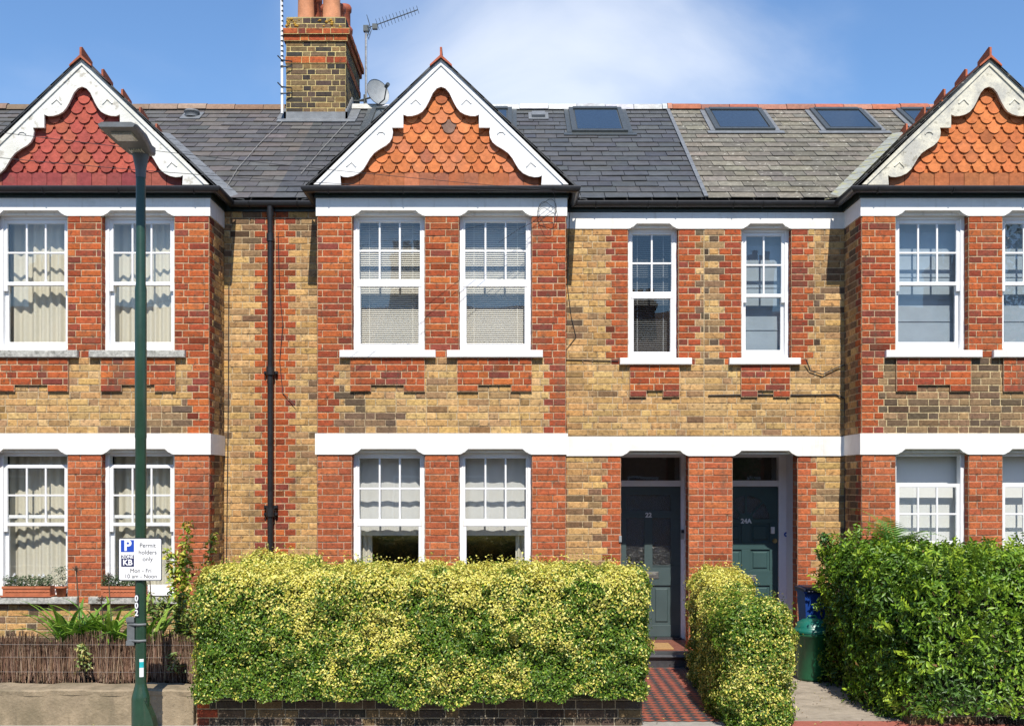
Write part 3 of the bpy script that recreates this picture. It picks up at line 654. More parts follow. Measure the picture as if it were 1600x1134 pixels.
            for q in range(n):
                p, p2 = pts[q], pts[(q+1) % n]
                if p == p2: continue
                gt.face([(p[0], Y_(p[1]), p[1]), (p[0], yb, p[1]), (p2[0], yb, p2[1]), (p2[0], Y_(p2[1]), p2[1])], (c[0]*.8, c[1]*.8, c[2]*.8))
        r += 1
    if H.get('oddtile'):
        pass
    gable = gt.build('gable', 'tile', root, org)
    kx = 1/496.3
    inner = [(((zx-180)*kx), GZ-.005-(zy-55)*kx) for zx, zy in BARGE]; end = ((905-180)*kx, GZ-.005-735*kx); end = (end[0], inner[-1][1])
    for s_ in (1, -1):
        bb = MB(T); yA = BY-.092; yB = BY-.057
        poly = [(cx+s_*x, z) for x, z in ([(0, GZ-.005)]+inner+[end])]
        if s_ > 0: poly = poly
        else: poly = poly[::-1]
        # order so that it is counter-clockwise from the front
        ar = sum(poly[i][0]*poly[(i+1) % len(poly)][1]-poly[(i+1) % len(poly)][0]*poly[i][1] for i in range(len(poly)))
        if ar < 0: poly = poly[::-1]
        bb.prism(poly, yA, yB)
        # capping strip along the rake
        dx = .062
        cap = [(cx, GZ+.0), (cx, GZ-.078), (cx+s_*(end[0]-.012), end[1]), (cx+s_*(end[0]+.045), end[1])]
        if s_ > 0: cap = cap
        ar = sum(cap[i][0]*cap[(i+1) % 4][1]-cap[(i+1) % 4][0]*cap[i][1] for i in range(4))
        if ar < 0: cap = cap[::-1]
        bb.prism(cap, yA-.016, yA)
        # carved motifs
        for (mx_, mz_, kd) in ((328, 300, 0), (532, 490, 1), (706, 668, 0)):
            X = (mx_-180)*kx; Z = GZ-.005-(mz_-55)*kx
            if kd == 0: pth = [(X-.055, Z-.035), (X, Z+.022), (X+.06, Z-.03)]
            else: pth = [(X+.045*math.cos(t), Z-.01+.03*math.sin(t)) for t in [R(a_) for a_ in range(170, 0, -24)]]
            bb.tube([(cx+s_*a_, yA-.003, b_) for a_, b_ in pth], .0085, 6)
        # soffit return
        bb.build('bargeboard', H['board'], gable, org)
    # ---- porch and door
    pz = 2.66; pa, pb_ = dr[0]-.10, dr[1]+.11; DY = 1.0
    pm = MB(T)
    pm.box(pb_, pb_+.05, .22, DY+.1, 0, pz); pm.box(pa-.05, pa, .22, DY+.1, 0, pz); pm.box(pa-.05, pb_+.05, .22, DY+.1, pz, pz+.05)
    pm.box(dr[0], dr[1], .05, .22, 2.615, 2.64)
    # frame
    fy = DY-.03; dl, drr = pb_-.06-.86, pb_-.06
    pm.bbox(pa, dl, fy, DY+.1, .15, pz); pm.bbox(drr, pb_, fy, DY+.1, .15, pz); pm.bbox(dl, drr, fy+.002, DY+.1, 2.185, 2.265); pm.bbox(dl, drr, fy+.002, DY+.1, 2.575, pz)
    porch = pm.build('porch', 'porch', root, org)
    tl = MB(T); tl.box(dl, drr, DY+.03, DY+.036, 2.265, 2.575); tl.build('transom_light', 'glass', porch, org)
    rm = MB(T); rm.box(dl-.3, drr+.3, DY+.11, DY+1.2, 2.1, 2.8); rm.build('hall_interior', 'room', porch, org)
    st = MB(T); st.box(pa-.05, pb_+.05, -.12, DY+.1, -.05, .148, mi=0)
    st.bbox(dr[0]-.32, dr[1]+.25, -.48, -.12, .105, .152, .02, mi=1); st.box(dr[0]-.28, dr[1]+.2, -.44, -.12, -.05, .105, mi=1)
    st.box(dl, drr, DY-.10, DY-.03, .149, .175, mi=1)
    st.build('doorstep', ['darktile', 'stepblack'], root, org)
    d = MB(T); y = DY; z0_, z1_ = .175, 2.183
    dm, dg = H['doormat'], MB(T)
    def fx(t): return dl+(drr-dl)*t
    def prow(za, zb): d.bbox(dl+.003, drr-.003, y, y+.045, za, zb, .003)
    def stiles(za, zb, xs): # xs = list of (a,b) solid parts in metres
        for a, b in xs: d.bbox(a, b, y, y+.045, za, zb, .003)
    lo, hi = dl+.003, drr-.003; mid = (lo+hi)/2
    if H['doorkind'] == 'glazed':
        prow(.175, .33); prow(.86, 1.13); prow(1.76, 1.86); prow(2.07, 2.18)
        ms = .055
        stiles(.33, .86, [(lo, lo+.13), (mid-ms, mid+ms), (hi-.13, hi)]); stiles(1.13, 1.76, [(lo, lo+.13), (mid-ms, mid+ms), (hi-.13, hi)]); stiles(1.86, 2.07, [(lo, lo+.13), (hi-.13, hi)])
        for a, b in ((lo+.13, mid-ms), (mid+ms, hi-.13)):
            d.box(a, b, y+.02, y+.04, .33, .86); d.bbox(a+.035, b-.035, y+.006, y+.02, .37, .82, .012)
            dg.box(a, b, y+.022, y+.028, 1.13, 1.76)
            d.box(a, b, y-.008, y, 1.118, 1.13)
        dg.box(lo+.13, hi-.13, y+.022, y+.028, 1.86, 2.07)
        lz = 1.0
    else:
        prow(.175, .36); prow(.86, 1.06); prow(1.34, 1.44); prow(1.69, 1.75)
        ms = .06
        for za, zb in ((.36, .86), (1.06, 1.34), (1.44, 1.69)):
            stiles(za, zb, [(lo, lo+.11), (mid-ms, mid+ms), (hi-.11, hi)])
            for a, b in ((lo+.11, mid-ms), (mid+ms, hi-.11)): d.box(a, b, y+.02, y+.04, za, zb); d.bbox(a+.03, b-.03, y+.006, y+.02, za+.03, zb-.03, .012)
        # arched light: solid above an arc
        Rr = .315; zc_ = 1.75; arcp = [(mid+Rr*math.cos(t), zc_+Rr*math.sin(t)) for t in [R(a_) for a_ in range(0, 181, 12)]]
        poly = [(lo, zc_), (lo, 2.18), (hi, 2.18), (hi, zc_)]
        # right part then left part of the spandrel
        rightp = [(hi, zc_), (hi, 2.18), (mid, 2.18)]+arcp[7::-1]
        leftp = [(mid, 2.18), (lo, 2.18), (lo, zc_)]+arcp[15:7:-1] + [arcp[7]]
        d.prism([(a_, b_) for a_, b_ in rightp], y, y+.045); d.prism(leftp, y, y+.045)
        dg.prism([(mid+Rr, zc_)]+arcp[1:], y+.02, y+.028)
        hub = [(mid+.10*math.cos(R(a_)), zc_+.08*math.sin(R(a_))) for a_ in range(0, 181, 20)]; d.prism(hub, y+.003, y+.045)
        for a_ in (45, 90, 135):
            c_, s__ = math.cos(R(a_)), math.sin(R(a_)); p0 = (mid+.08*c_, zc_+.06*s__); p1 = (mid+Rr*c_, zc_+Rr*s__); nx, nz_ = -s__*.014, c_*.014
            d.prism([(p0[0]-nx, p0[1]-nz_), (p1[0]-nx, p1[1]-nz_), (p1[0]+nx, p1[1]+nz_), (p0[0]+nx, p0[1]+nz_)], y+.004, y+.045)
        lz = .955
    door = d.build('front_door', dm, root, org)
    dg.build('door_glass', 'obsglass', door, org)
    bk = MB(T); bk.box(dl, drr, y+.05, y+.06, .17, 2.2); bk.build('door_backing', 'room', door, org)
    lb = MB(T); lw = .135; lb.bbox(mid-lw, mid+lw, y-.012, y, lz-.045, lz+.045, .006); lb.bbox(mid-lw+.03, mid+lw-.03, y-.02, y-.012, lz-.02, lz+.022, .006)
    lb.build('letter_plate', 'steel', door, org)
    if H['doorkind'] != 'glazed':
        # hardware on the edge that shows
        kx_ = lo+.05 if sx < 0 else hi-.05
        hd = MB(T); hd.tube([(kx_, y, 1.46), (kx_, y-.05, 1.46)], .03, 10); hd.build('door_lock', 'brass', door, org)
        hd = MB(T); hd.tube([(kx_, y, .75), (kx_, y-.05, .75)], .025, 10); hd.build('door_knob', 'brass', door, org)
    if H.get('num'):
        text('door_number', H['num'], .085, (sx*mid+tx, y-.004, 1.80 if H['doorkind'] == 'glazed' else 1.72), 'signwhite', door, org, .003, bold=.003)
    return root, org
SL_L = [(0.095, 0.088, 0.082), (0.110, 0.102, 0.094), (0.083, 0.078, 0.074), (0.125, 0.108, 0.095), (0.095, 0.092, 0.09)]
SL_M = [(0.074, 0.077, 0.081), (0.084, 0.086, 0.088), (0.067, 0.070, 0.074), (0.080, 0.080, 0.080)]
SL_R = [(0.165, 0.148, 0.115), (0.185, 0.167, 0.13), (0.145, 0.132, 0.104), (0.175, 0.152, 0.115), (0.13, 0.118, 0.095)]
BASE = dict(uw=(1.448, 2.08), door=(1.36, 2.208))
houseM, orgM = house('brick terraced house with orange fish-scale gable and two glazed-bay storeys between the other two', (1, 0), None, dict(BASE, style='upvc', ustyle='upvc', bayup=('venetian', 'venetian'), baydn=('half', 'half'), upc='venetian_white', drop=0, grail=1.76,
      sill='white', slate=SL_M, slatemat='slate', ridgecol=[(0.50, 0.50, 0.49), (0.45, 0.46, 0.46)], crest=(0.40, 0.11, 0.06), tilecol=[(0.55, 0.17, 0.055), (0.50, 0.15, 0.05), (0.58, 0.19, 0.07), (0.48, 0.16, 0.07)],
      board='board', doormat='greydoor', doorkind='glazed', num='22'))
houseL, orgL = house('brick terraced house with dark red painted gable tiles and cream curtains, leftmost', (-1, 2*AX), None, dict(BASE, style='sash', ustyle='sash', bayup=('curtain', 'curtain'), baydn=('curtain', 'curtain'), upc='curtain', drop=.10, lift=.09, grail=1.74,
      sill='stone', slate=SL_L, slatemat='slate', ridgecol=[(0.24, 0.15, 0.10), (0.20, 0.14, 0.10), (0.28, 0.20, 0.15)], crest=(0.36, 0.11, 0.06), tilecol=[(0.36, 0.075, 0.055), (0.33, 0.065, 0.05), (0.39, 0.085, 0.055), (0.38, 0.10, 0.055)],
      board='board_flaky', doormat='greydoor', doorkind='panel'))
houseR, orgR = house('brick terraced house with weathered cream bargeboards and lichen-covered slates, rightmost', (-1, 2*BX), None, dict(uw=(1.31, 1.935), door=(1.232, 2.045), yel='Y', bayy='B', style='sash', ustyle='sash', bayup=('roller', 'roller'), baydn=('rollerw', 'rollerw'), upc='roller', drop=.33, grail=1.52,
      sill='white', slate=SL_R, slatemat='lichen_slate', ridgecol=[(0.36, 0.12, 0.07), (0.30, 0.13, 0.09), (0.38, 0.17, 0.12)], crest=(0.42, 0.12, 0.055), tilecol=[(0.54, 0.165, 0.05), (0.50, 0.15, 0.05), (0.57, 0.185, 0.06)],
      board='board_cream', doormat='teal', doorkind='panel', num='24A'))

for h_ in (houseL, houseM, houseR): h_['group'] = 'terraced houses in the brick row'
# ------------------------------------------------------------------ roof extras
slen = math.hypot(RY-EY, RZ-EZ); cy, cz = (RY-EY)/slen, (RZ-EZ)/slen
def RP(x, y, h):     # point on the main roof at depth y lifted h along the normal
    z = EZ+(y-EY)*SLOPE; return (x, y-cz*h, z+cy*h)
def rbox(mb, x0, x1, ya, yb, h0, h1, mi=0):
    a = [RP(x0, ya, h0), RP(x1, ya, h0), RP(x1, yb, h0), RP(x0, yb, h0), RP(x0, ya, h1), RP(x1, ya, h1), RP(x1, yb, h1), RP(x0, yb, h1)]
    for q in ((0, 3, 2, 1), (4, 5, 6, 7), (0, 1, 5, 4), (1, 2, 6, 5), (2, 3, 7, 6), (3, 0, 4, 7)): mb.face([a[i] for i in q], (1, 1, 1), mi)
def skylight(par, org, x0, x1, ya, yb, lab):
    m = MB(); w_ = .065
    rbox(m, x0, x0+w_, ya, yb, 0, .060); rbox(m, x1-w_, x1, ya, yb, 0, .060); rbox(m, x0+w_, x1-w_, ya, ya+w_*.9, 0, .058); rbox(m, x0+w_, x1-w_, yb-w_*1.3, yb, 0, .072)
    rbox(m, x0+w_, x1-w_, ya+.06, yb-.09, 0, .04)
    f = m.build('skylight', 'alu', par, org, lab)
    g = MB(); rbox(g, x0+w_+.02, x1-w_-.02, ya+w_*.9+.02, yb-w_*1.3-.02, .041, .055); g.build('pane', 'skyglass', f, org)
    l = MB(); rbox(l, x0-.12, x1+.12, ya-.10, ya-.003, .018, .026); rbox(l, x0-.07, x0-.002, ya, yb, .018, .03); rbox(l, x1+.002, x1+.07, ya, yb, .018, .03); l.build('flashing', 'lead' if par is houseR else 'alu', f, org)
for x0, x1 in ((-2.15, -1.36), (-.8, .0), (.87, 1.68)): skylight(houseM, orgM, x0, x1, 2.22, 3.28, None)
for x0, x1 in ((2.96, 3.83), (4.57, 5.37), (5.9, 6.7)): skylight(houseR, orgR, x0, x1, 2.3, 3.24, None)
for x, y, par, og in ((-4.85, 3.0, houseL, orgL), (.4, 2.98, houseM, orgM)):
    m = MB()
    rbox(m, x-.15, x+.15, y-.16, y+.14, .015, .028)
    if par is houseL: m.lathe(x, y-.03, [(.10, RP(x, y, 0)[2]-.02), (.10, RP(x, y, 0)[2]+.05), (.12, RP(x, y, 0)[2]+.055), (.10, RP(x, y, 0)[2]+.085), (0.001, RP(x, y, 0)[2]+.09)], 14)
    else: rbox(m, x-.10, x+.10, y-.10, y+.08, .028, .07)
    m.build('roof_vent', 'lead', par, og)
m = MB()     # stepped lead soakers on the party line
for i in range(17):
    ya = EY+i*(RY-EY)/17.0
    rbox(m, BX-.02, BX+.03, ya, ya+(RY-EY)/17.0-.005, .02, .034)
m.build('party_flashing', 'lead', houseR, orgR)

# ------------------------------------------------------------------ chimney
cm = MB(); cx0, cx1, cy0, cy1, ct = -3.39, -2.50, 2.83, 4.36, 9.02
cm.box(cx0, cx1, cy0, cy1, 6.8, ct+.2, (.1, .08, .05))
def chb(z0, z1, k, e, out=.003):
    mo = (0.58, 0.46, 0.20)
    if e: cm.box(cx0-e, cx1+e, cy0-e, cy1+e, z0, z1, (.28, .1, .06))
    bricks(cm, (cx0-e, cy0-e, 0), (1, 0, 0), (0, -1, 0), lambda i, z: [(0, cx1-cx0+2*e, k)], z0, z1, out, mort=mo)
    bricks(cm, (cx1+e, cy0-e, 0), (0, 1, 0), (1, 0, 0), lambda i, z: [(0, cy1-cy0+2*e, k)], z0, z1, out, mort=mo)
    bricks(cm, (cx0-e, cy0-e, 0), (0, 1, 0), (-1, 0, 0), lambda i, z: [(0, cy1-cy0+2*e, k)], z0, z1, out, mort=mo)
PAL['C'] = DRK+[(0.26, 0.17, 0.075), (0.22, 0.14, 0.06), (0.20, 0.14, 0.07), (0.15, 0.10, 0.06)]; MORT['C'] = (0.4, 0.34, 0.2)
chb(7.2, 8.53, 'C', 0); chb(8.53, 8.635, 'R', .012); chb(8.635, 8.86, 'C', 0); chb(8.86, 8.95, 'R', .03); chb(8.95, 9.04, 'R', .065); chb(9.04, 9.22, 'C', .0)
cm.box(cx0+.01, cx1-.01, cy0+.01, cy1-.01, 9.21, 9.235, (.4, .33, .18))
chim = cm.build('chimney', 'brick', houseM, orgM, 'dark sooty brick chimney stack with two red bands')
lf = MB(); zf = RP(0, cy0, 0)[2]
lf.box(cx0-.03, cx1+.03, cy0-.03, cy0-.004, zf-.02, zf+.12)
for s_, xx in ((-1, cx0), (1, cx1)):
    for q in range(6):
        ya = cy0+q*.11; lf.box(min(xx, xx+s_*.03), max(xx, xx+s_*.03), ya-.03, ya+.085, RP(0, ya, 0)[2]-.05, RP(0, ya, 0)[2]+.17)
rbox(lf, cx0-.12, cx1+.16, cy0-.13, cy0-.005, .018, .03); rbox(lf, cx1+.03, cx1+.17, cy0-.02, RY-.15, .018, .032); rbox(lf, cx0-.14, cx0-.03, cy0-.02, RY-.15, .018, .032)
lf.build('lead_flashing', 'lead', chim, orgM)
def pot(x, y, r, h, mt):
    p = MB(); z = 9.235
    p.lathe(x, y, [(r*1.12, z), (r*1.12, z+.03), (r, z+.06), (r*.93, z+h-.12), (r*1.12, z+h-.10), (r*1.15, z+h-.04), (r*.95, z+h), (r*.75, z+h), (r*.75, z+h-.3)], 20)
    p.build('chimney_pot', mt, chim, orgM)
pot(-3.13, 3.02, .125, .75, 'pot_pale'); pot(-2.74, 3.02, .135, .80, 'pot_pale'); pot(-3.1, 3.42, .13, .55, 'pot_red'); pot(-2.72, 3.42, .12, .42, 'pot_red'); pot(-3.1, 3.85, .12, .6, 'pot_red'); pot(-2.70, 3.95, .13, .30, 'pot_red')
pot(-2.72, 4.2, .10, .75, 'pot_red')
# moss / lichen clumps on the top courses
mo_ = MB()
for _ in range(34):
    x = random.choice((random.uniform(cx0, cx0+.2), random.uniform(cx0+.45, cx1))); z = random.uniform(9.04, 9.2); r_ = random.uniform(.01, .028)
    mo_.lathe(x, cy0-.004, [(0.001, z-r_), (r_*.8, z-r_*.5), (r_, z), (r_*.7, z+r_*.5), (0.001, z+r_*.7)], 7)
M['lichen'] = mat('orange lichen', (0.42, 0.24, 0.03), 0.95, nscale=60, nlo=.6, nhi=1.3)
mo_.build('lichen', 'lichen', chim, orgM)['kind'] = 'stuff'

# ------------------------------------------------------------------ downpipe (with the middle house)
dp = MB(); X = -3.005
dp.tube([(X, -.10, 5.66), (X, -.09, 5.5), (X, -.075, 5.35), (X, -.075, 0.1)], .036, 12)
for z, r_ in ((5.28, .047), (3.62, .052), (1.86, .05), (5.60, .045)): dp.tube([(X, -.075, z+.05), (X, -.075, z-.05)], r_, 12)
for z in (3.60, 1.84, 1.93):
    dp.box(X-.085, X+.085, -.05, 0, z-.02, z+.02); dp.tube([(X-.07, -.045, z), (X-.07, -.07, z)], .014, 6); dp.tube([(X+.07, -.045, z), (X+.07, -.07, z)], .014, 6)
dp.build('downpipe', 'black', houseM, orgM)

# ------------------------------------------------------------------ aerials, dish, cables
def arr(mb, p0, p1, r, seg=6): mb.tube([p0, p1], r, seg)
a = empty('television_aerial', (-2.38, 3.9, 8.3), 'tall thin television aerial with many cross rods beside the chimney', 'aerial'); ao = (-2.38, 3.9, 8.3)
p = MB(); arr(p, (-2.28, 3.5, 8.02), (-2.28, 3.5, 9.38), .018, 8); arr(p, (-2.5, 3.5, 8.20), (-2.28, 3.5, 8.20), .012); p.build('mast', 'chrome', a, ao)
p = MB(); A0 = Vector((-2.28, 3.5, 9.33)); B0 = Vector((-1.46, 3.35, 9.56)); d_ = B0-A0; arr(p, A0-d_*.02, B0, .008)
for k in range(13):
    q = A0+d_*(.22+.78*k/12); l_ = .085-.002*k; u_ = Vector((.28, .55, -.80)).normalized()*l_; arr(p, tuple(q-u_), tuple(q+u_), .004, 4)
q = A0+d_*.06
for sgn in (-1, 1):
    c0 = q+Vector((.02, 0, 0)); e_ = q+Vector((-.02, -.02, sgn*.14)); arr(p, tuple(c0), tuple(e_), .006, 4)
    for t_ in (-.12, .12): arr(p, (c0.x+.0, c0.y+t_, c0.z), (e_.x, e_.y+t_, e_.z), .004, 4)
    for f_ in (.3, .6, 1): arr(p, (c0.x+(e_.x-c0.x)*f_, c0.y-.13, c0.z+(e_.z-c0.z)*f_), (c0.x+(e_.x-c0.x)*f_, c0.y+.13, c0.z+(e_.z-c0.z)*f_), .004, 4)
p.box(q.x+.05, q.x+.13, q.y-.03, q.y+.03, q.z-.03, q.z+.05); p.box(-2.32, -2.24, 3.46, 3.54, 9.28, 9.37)
p.build('aerial_rods', 'alu', a, ao)
ao = (-2.2, 3.3, 8.2); a = empty('satellite_dish', ao, 'round grey satellite dish on a bracket right of the chimney', 'satellite dish')
ds = MB(); n = Vector((.55, -.80, .25)).normalized(); c0 = Vector((-2.07, 3.3, 8.27)); u_ = n.cross(Vector((0, 0, 1))).normalized(); v_ = u_.cross(n)
rows = []
for k in range(25):
    t = 2*math.pi*k/24; rows.append([tuple(c0+(u_*math.cos(t)*.19+v_*math.sin(t)*.215)*q+n*(q*q*.05-.05)) for q in (0.001, .25, .5, .75, 1)])
ds.grid(rows); ds.grid([[tuple(Vector(p_)-n*.006) for p_ in r_][::-1] for r_ in rows]); ds.grid([[r_[-1], tuple(Vector(r_[-1])+n*.008-0*n)] for r_ in rows])
ds.build('dish', 'dish', a, ao)
ds = MB(); lo_ = c0-v_*.2; fp = c0+n*.28-v_*.06; ds.tube([tuple(lo_), tuple(lo_+n*.16-v_*.02), tuple(fp)], .011, 6); ds.tube([tuple(fp-n*.03), tuple(fp+n*.05)], .03, 8)
ds.tube([tuple(c0-n*.05), tuple(c0-n*.14), (-2.40, 3.5, 8.2), (-2.5, 3.5, 8.2)], .014, 6); ds.tube([(-2.3, 3.45, 8.28), (-2.3, 3.45, 8.0)], .015, 6)
ds.build('receiver_arm', 'alu', a, ao)
ao = (-3.45, 2.78, 8.0); a = empty('aerial_mast', ao, 'black and white banded pole strapped to the left side of the chimney', 'mast')
for kz in (0,):
    p = MB(); p.tube([(-3.44, 2.76, 7.76), (-3.45, 2.76, 9.9)], .021, 8); p.build('mast', 'board', a, ao)
    p = MB()
    for q in range(20): p.tube([(-3.44-.0003*q, 2.76, 8.45+q*.075), (-3.44-.0003*q, 2.76, 8.475+q*.075)], .0225, 8)
    for z in (8.55, 8.15): p.tube([(-3.50, 2.72, z+.06), (-3.44, 2.735, z), (-3.30, 2.79, z), (-3.30, 2.79, z-.08), (-3.46, 2.73, z-.1)], .010, 6)
    p.build('bracket', 'black', a, ao)
def cable(pts, r, m, lab, sag=0.0, n=14, grp=None, nm='cable'):
    out = []
    for i in range(len(pts)-1):
        p0, p1 = Vector(pts[i]), Vector(pts[i+1]); k_ = n if sag else 5
        for k in range(k_):
            t = k/k_; q = p0.lerp(p1, t); q.z -= sag*4*t*(1-t); out.append(tuple(q))
    out.append(tuple(pts[-1])); mb = MB(); o_ = pts[0]; mb.tube(out, r, 5); o = mb.build(nm, m, None, tuple(o_)); return tag(o, lab, 'wire' if nm != 'cable' else 'cable', 'overhead wires' if nm != 'cable' else 'cables fixed to the houses')
cable([(-6.2, -5, 5.05), (.55, -.80, 5.66)], .003, 'cable', 'thin black telephone wire crossing the left gable to the bay gutter of the middle house', .10, nm='overhead_wire')
cable([(-6.2, -5, 5.30), (.50, -.80, 5.67)], .003, 'cable', 'upper black telephone wire slanting over the red gable and slate roof', .05, nm='overhead_wire')
cable([RP(-2.44, 2.75, .03), RP(-2.62, 1.6, .03), RP(-2.75, .6, .03)], .0045, 'cablew', 'pale cable lying on the slates from the chimney foot to the middle gable')
cable([RP(-3.42, 2.7, .03), RP(-3.55, 1.7, .03), RP(-3.62, 0.8, .03), RP(-3.60, -.08, .03)], .0045, 'cablew', 'pale cable lying on the slates below the left side of the chimney')
lp = []
for k in range(60):
    t = k/59*4*math.pi*1.0; rr = .13+.03*math.sin(k*.5); lp.append((.42+rr*math.cos(t)*.75, BY-.03-.001*k, 5.42+rr*math.sin(t)*1.2+.03*math.sin(t*.5)))
cable([(.50, -.80, 5.66)]+lp+[(.1, BY-.03, 5.25), (-.16, BY-.02, 5.08)], .003, 'cable', 'loose coil of black cable on the white band at the right end of the bay', n=4)
cable([(.72, -.02, 5.6), (.69, -.02, 4.7), (.74, -.02, 4.3), (.80, -.02, 4.05), (.68, -.02, 3.9), (.66, -.015, 3.2), (.69, -.015, 2.85)], .004, 'cable', 'black cable running down the yellow brick right of the middle bay')
cable([(.66, -.02, 3.77), (1.0, -.02, 3.76), (1.33, -.02, 3.75)], .006, 'cable', 'short black cable along the brick left of the first narrow window sill')
cable([(2.45, -.02, 3.32), (3.0, -.02, 3.33), (3.55, -.02, 3.325), (4.05, -.02, 3.33), (4.15, -.03, 3.28), (4.16, -.03, 2.9), (4.15, -.03, 1.6)], .009, 'cable', 'black cable below the second narrow window and down the right bay corner')
cable([(3.66, -.07, 3.76), (3.72, -.03, 3.63), (3.88, -.03, 3.58), (4.04, -.03, 3.66), (4.15, -.03, 3.70)], .007, 'cable', 'black cable drooping from the right end of the second narrow window sill', nm='cable')
cable([(-2.92, -.02, 5.35), (-2.90, -.02, 4.6), (-2.86, -.02, 4.2), (-2.90, -.02, 3.75), (-2.86, -.02, 3.35), (-2.70, -.05, 3.2)], .005, 'cable', 'slack black cable hanging beside the black downpipe')
cable([(-2.40, -.02, 5.6), (-2.385, -.02, 4.4), (-2.40, -.02, 3.5), (-2.37, -.02, 2.9), (-2.385, -.02, 1.0)], .005, 'cable', 'thin cable down the brick at the left corner of the middle bay')
cable([(-3.535, -.02, 4.7), (-3.54, -.02, 3.3), (-3.56, -.02, 1.6), (-3.57, -.02, .5)], .006, 'cable', 'thin dark cable down the brick right of the left bay')

# ------------------------------------------------------------------ ground
def sheet(name, x0, x1, y0, y1, z, m):
    g = MB(); g.face([(x0, y0, z), (x1, y0, z), (x1, y1, z), (x0, y1, z)]); return struct(g.build(name, m))
sheet('ground', -300, 300, -300, 300, -.16, 'soil'); sheet('garden_ground', -30, 30, -3.55, 0.3, -.03, 'soil')
g = MB(); g.box(-40, 40, -6.4, -3.55, -.15, -.004); struct(g.build('pavement', 'paving'))
g = MB(); g.box(-40, 40, -6.53, -6.4, -.15, .0); struct(g.build('kerb', 'stone'))
g = MB(); g.face([(-40, -17, -.12), (40, -17, -.12), (40, -6.5, -.12), (-40, -6.5, -.12)]); struct(g.build('road', 'asphalt'))
g = MB(); g.box(-40, 40, -20, -17, -.15, .0); struct(g.build('far_pavement', 'paving'))
# chequer path
g = MB(); s_ = .088; g.box(1.14, 2.06, -3.55, -.44, -.1, -.004, (.12, .10, .09))
for i in range(-2, 60):
    for j in range(-60, 60):
        u, v = (i+j)*s_*.7071, (i-j)*s_*.7071; x, y = 1.16+u, -3.5+v
        if not (1.17 < x < 2.03 and -3.52 < y < -.47): continue
        q = s_*.7071-.0025; c = jit((.30, .085, .055) if (i+j) % 2 == 0 else (.045, .045, .05), .15); z = random.uniform(-.0005, .0015)
        g.face([(x, y-q, z), (x+q, y, z), (x, y+q, z), (x-q, y, z)], c)
for xx in (1.14, 2.04): g.box(xx, xx+.035, -3.53, -.45, -.01, .008, (.05, .05, .05))
struct(g.build('tiled_path', 'check'))
g = MB(); g.box(2.62, 3.75, -3.55, -.44, -.1, .0); struct(g.build('concrete_path', 'cpath'))
g = MB(); g.box(2.3, 20, -3.78, -3.55, -.1, .004); struct(g.build('red_paving_strip', 'redpave'))
dm = MB(); dm.bbox(1.40, 2.02, -.02, .48, .149, .168, .004)
tag(dm.build('doormat', 'coir', None, (1.7, .2, .149)), 'brown coir doormat in front of the blue grey door', 'doormat')

# ------------------------------------------------------------------ garden walls
cw = MB(); cw.box(-12, -2.93, -3.70, -3.42, -.1, .285)
P = []; n = 90
for (yy, zz) in ((-3.703, .27), (-3.708, .31), (-3.69, .325), (-3.41, .332), (-3.40, .285)):
    P.append([(-12+9.07*k/n, yy+.006*math.sin(k*1.7+zz*9), zz+.006*math.sin(k*.9)+.004*math.sin(k*2.3)) for k in range(n+1)])
cw.grid([r_[::-1] for r_ in P][::-1], smooth=False); cw.face([(-2.93, -3.70, .28), (-2.93, -3.40, .28), (-2.93, -3.40, .335), (-2.93, -3.70, .32)])
tag(cw.build('garden_wall', 'concrete', None, (-5, -3.6, 0)), 'low beige rendered concrete garden wall under the brushwood screen', 'wall', 'low front garden walls')
GW = 'low front garden walls'
def brickgarden(x0, x1, lab, z=.31, k='D'):
    g = MB(); g.box(x0, x1, -3.70, -3.49, -.1, z, (.2, .16, .1))
    MORT['D'] = (0.34, 0.30, 0.22)
    bricks(g, (0, -3.70, 0), (1, 0, 0), (0, -1, 0), lambda i, zz: ([(x0, x0+(.12 if i % 2 else .2), 'R'), (x0+(.12 if i % 2 else .2), x1, k)] if x0 < 0 else [(x0, x1, k)]), -.1, z, .008)
    bricks(g, (x1, -3.70, 0), (0, 1, 0), (1, 0, 0), lambda i, zz: [(0, .21, k)], -.1, z)
    tag(g.build('garden_wall', 'brick', None, ((x0+x1)/2, -3.6, 0)), lab, 'wall', GW)
brickgarden(-2.90, 1.19, 'low dark brick garden wall under the long yellow hedge')
brickgarden(3.66, 9, 'low dark brick garden wall under the large green hedge at the right', .26)

